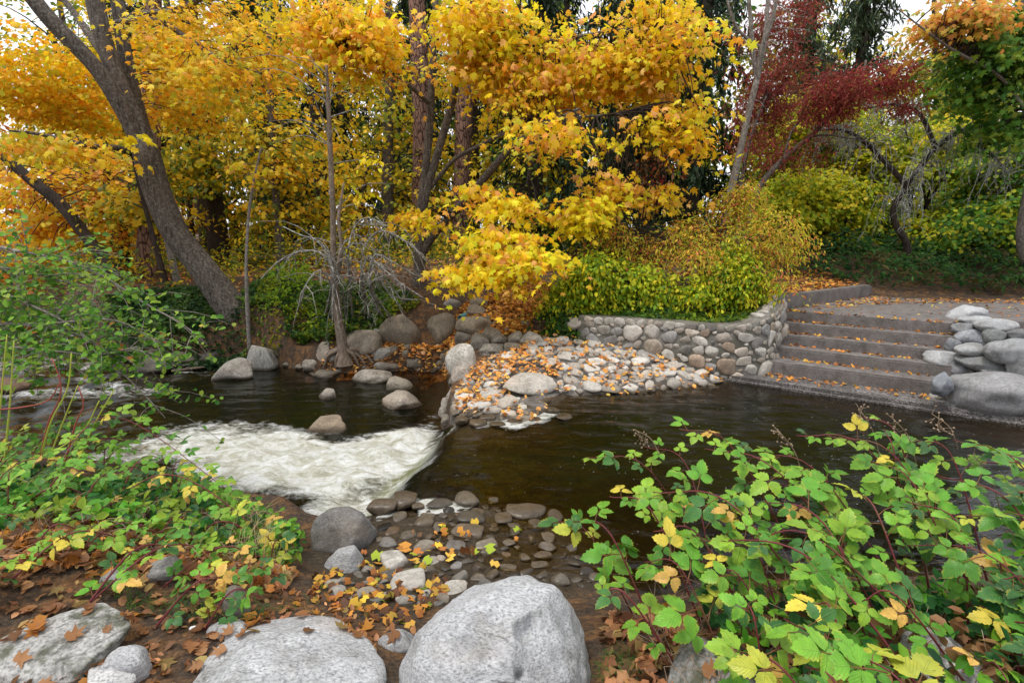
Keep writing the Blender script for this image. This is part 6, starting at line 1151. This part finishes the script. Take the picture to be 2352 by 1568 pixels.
# low ringed concrete drain cap beside the ivy
q = hit(1245, 756); V, prof = [], [(.0, .21), (.0, .21), (.05, .21), (.055, .16), (.15, .15), (.16, .18), (.20, .18), (.20, .14), (.17, .12)]
for (h_, r_) in prof: V.append(np.c_[q[0]+r_*np.cos(th), q[1]+r_*np.sin(th), np.full(24, q[2]+h_-.02)])
Fq = np.vstack([np.stack([i+24*k, j+24*k, j+24*k+24, i+24*k+24], 1) for k in range(len(prof)-1)]); V = np.vstack(V+[[[q[0], q[1], q[2]+.14]]]); Fc = np.stack([i+24*(len(prof)-1), j+24*(len(prof)-1), np.full(24, 24*len(prof))], 1)
tag(link('manhole_collar', mesh_np('manhole_collar', V, [Fq, Fc], bark_mat('rusty_drain', (.04, .025, .018), (.15, .09, .06), stretch=1, scale=20))), 'squat ringed brown drain cap at the edge of the leafy path', 'drain cap')
# scrap of white paper
bm = bmesh.new(); bmesh.ops.create_icosphere(bm, subdivisions=2, radius=1)
for v in bm.verts: v.co *= 1+.5*noise.noise(v.co*3)
me_ = bpy.data.meshes.new('paper'); bm.to_mesh(me_); bm.free(); M_PAP = NT('white_paper'); me_.materials.append(M_PAP.done(M_PAP.principled((.8, .8, .82), .7, .2))); q = hit(446, 1445)
tag(link('paper_scrap', me_, None, q+(0, 0, .008), (0, .2, .6), (.018, .011, .009)), 'crumpled scrap of white paper on the bare soil path', 'litter')

# ------------------------------------------------------------------ leaves on the near bank, the large ones each on their own
g = np.random.default_rng(141)
NBL = P2([(-150, 1330, .5), (250, 1310, .42), (500, 1330, .38), (680, 1330, .25), (760, 1390, .2), (950, 1440, .3), (930, 1500, .36), (600, 1500, .42), (400, 1640, .48), (-200, 1640, .5)])
NBR = P2([(1380, 1420, .3), (1500, 1400, .25), (1800, 1420, .3), (2352, 1400, .38), (2500, 1560, .5), (2000, 1640, .5), (1400, 1640, .45)])
litter('brown crumbled leaves over the bare soil of the near bank', in_poly(NBL, 500, g), .04, BROWN, 142, tm=OVAL, lift=.006, curl=.6)
litter('dry brown leaves under the near bramble', in_poly(NBR, 900, g), .065, BROWN, 143, lift=.015, curl=.8)
litter('dry brown leaves under the bramble above the white water', in_poly(P2([(0, 1150, .5), (300, 1200, .3), (560, 1250, .15), (680, 1300, .2), (640, 1340, .3), (300, 1320, .42), (0, 1330, .5)]), 1300, g), .075, BROWN+FALL[:2], 144, lift=.02, curl=.8)
litter('wet leaves trapped among the stones of the weir shoulder', in_poly(P2([(720, 1340, .1), (800, 1280, .05), (900, 1290, .05), (1040, 1330, .06), (1000, 1400, .1), (950, 1460, .25), (800, 1440, .25), (720, 1420, .2)]), 210, g), .055, [tuple(.7*q for q in c) for c in FALL]+[(.55, .36, .04), (.16, .2, .03), (.12, .05, .02), (.08, .035, .015), (.10, .05, .03)], 145, lift=.015)
litter('a few leaves caught between the stones under the thin water', in_poly(P2([(830, 1280, 0), (1000, 1200, 0), (1200, 1200, 0), (1180, 1300, 0), (1000, 1330, .02)]), 36, g), .07, FALL+[(.66, .45, .05), (.3, .36, .03)], 146, lift=.03)
bpy.context.view_layer.update(); DG = bpy.context.evaluated_depsgraph_get()
def drop(x, y, z0=1.15):
    ok, loc, nn, *_ = sc.ray_cast(DG, Vector((x, y, z0)), Vector((0, 0, -1)));  return (loc, nn) if ok else (Vector((x, y, gz1(x, y))), Vector((0, 0, 1)))
curlv = []
for k in range(6):
    vv = MAPLE[0].copy(); rr = np.hypot(vv[:, 0], vv[:, 1]); vv[:, 2] = (.55*rr**2*(1 if k % 2 else -.6))+g.normal(0, .05, len(vv))+.25*vv[:, 1]**2*(k % 3); curlv.append(mesh_np('curled_leaf_%d' % k, vv, MAPLE[1], LEAFO, smooth=False))
xy = np.vstack([in_poly(NBL, 150, g), in_poly(NBR, 70, g)]); spec = [(x, y, None) for x, y in xy]
for (x, y, _) in spec:
    loc, nn = drop(x, y, 1.15 if x < .1 else .58); s = float(g.uniform(.04, .078)); c = np.array((BROWN+FALL[:2]+[(.5, .27, .13)])[g.integers(0, 8)])*g.uniform(.8, 1.3)
    nv = (nn*.8+Vector((g.normal(0, .25), g.normal(0, .25), .6))).normalized()
    o = link('fallen_leaf', curlv[g.integers(0, 6)], None, color=tuple(np.clip(c, 0, 1))); o.matrix_world = Matrix.LocRotScale(loc+nv*.012, (nv.to_track_quat('Z', 'Y').to_matrix() @ Matrix.Rotation(g.uniform(0, 6.28), 3, 'Z')).to_quaternion(), Vector((s, s, s)))
    left = x < .1; tag(o, 'curled brown maple leaf lying on the bare soil side of the near bank' if left else 'curled brown maple leaf lying under the near bramble', 'leaf', 'fallen maple leaves on the soil path' if left else 'fallen maple leaves under the bramble')

for o in list(COL.objects):
    if o.name.split('.')[0] in ('twigs', 'roots', 'branches'): o['kind'] = 'stuff'
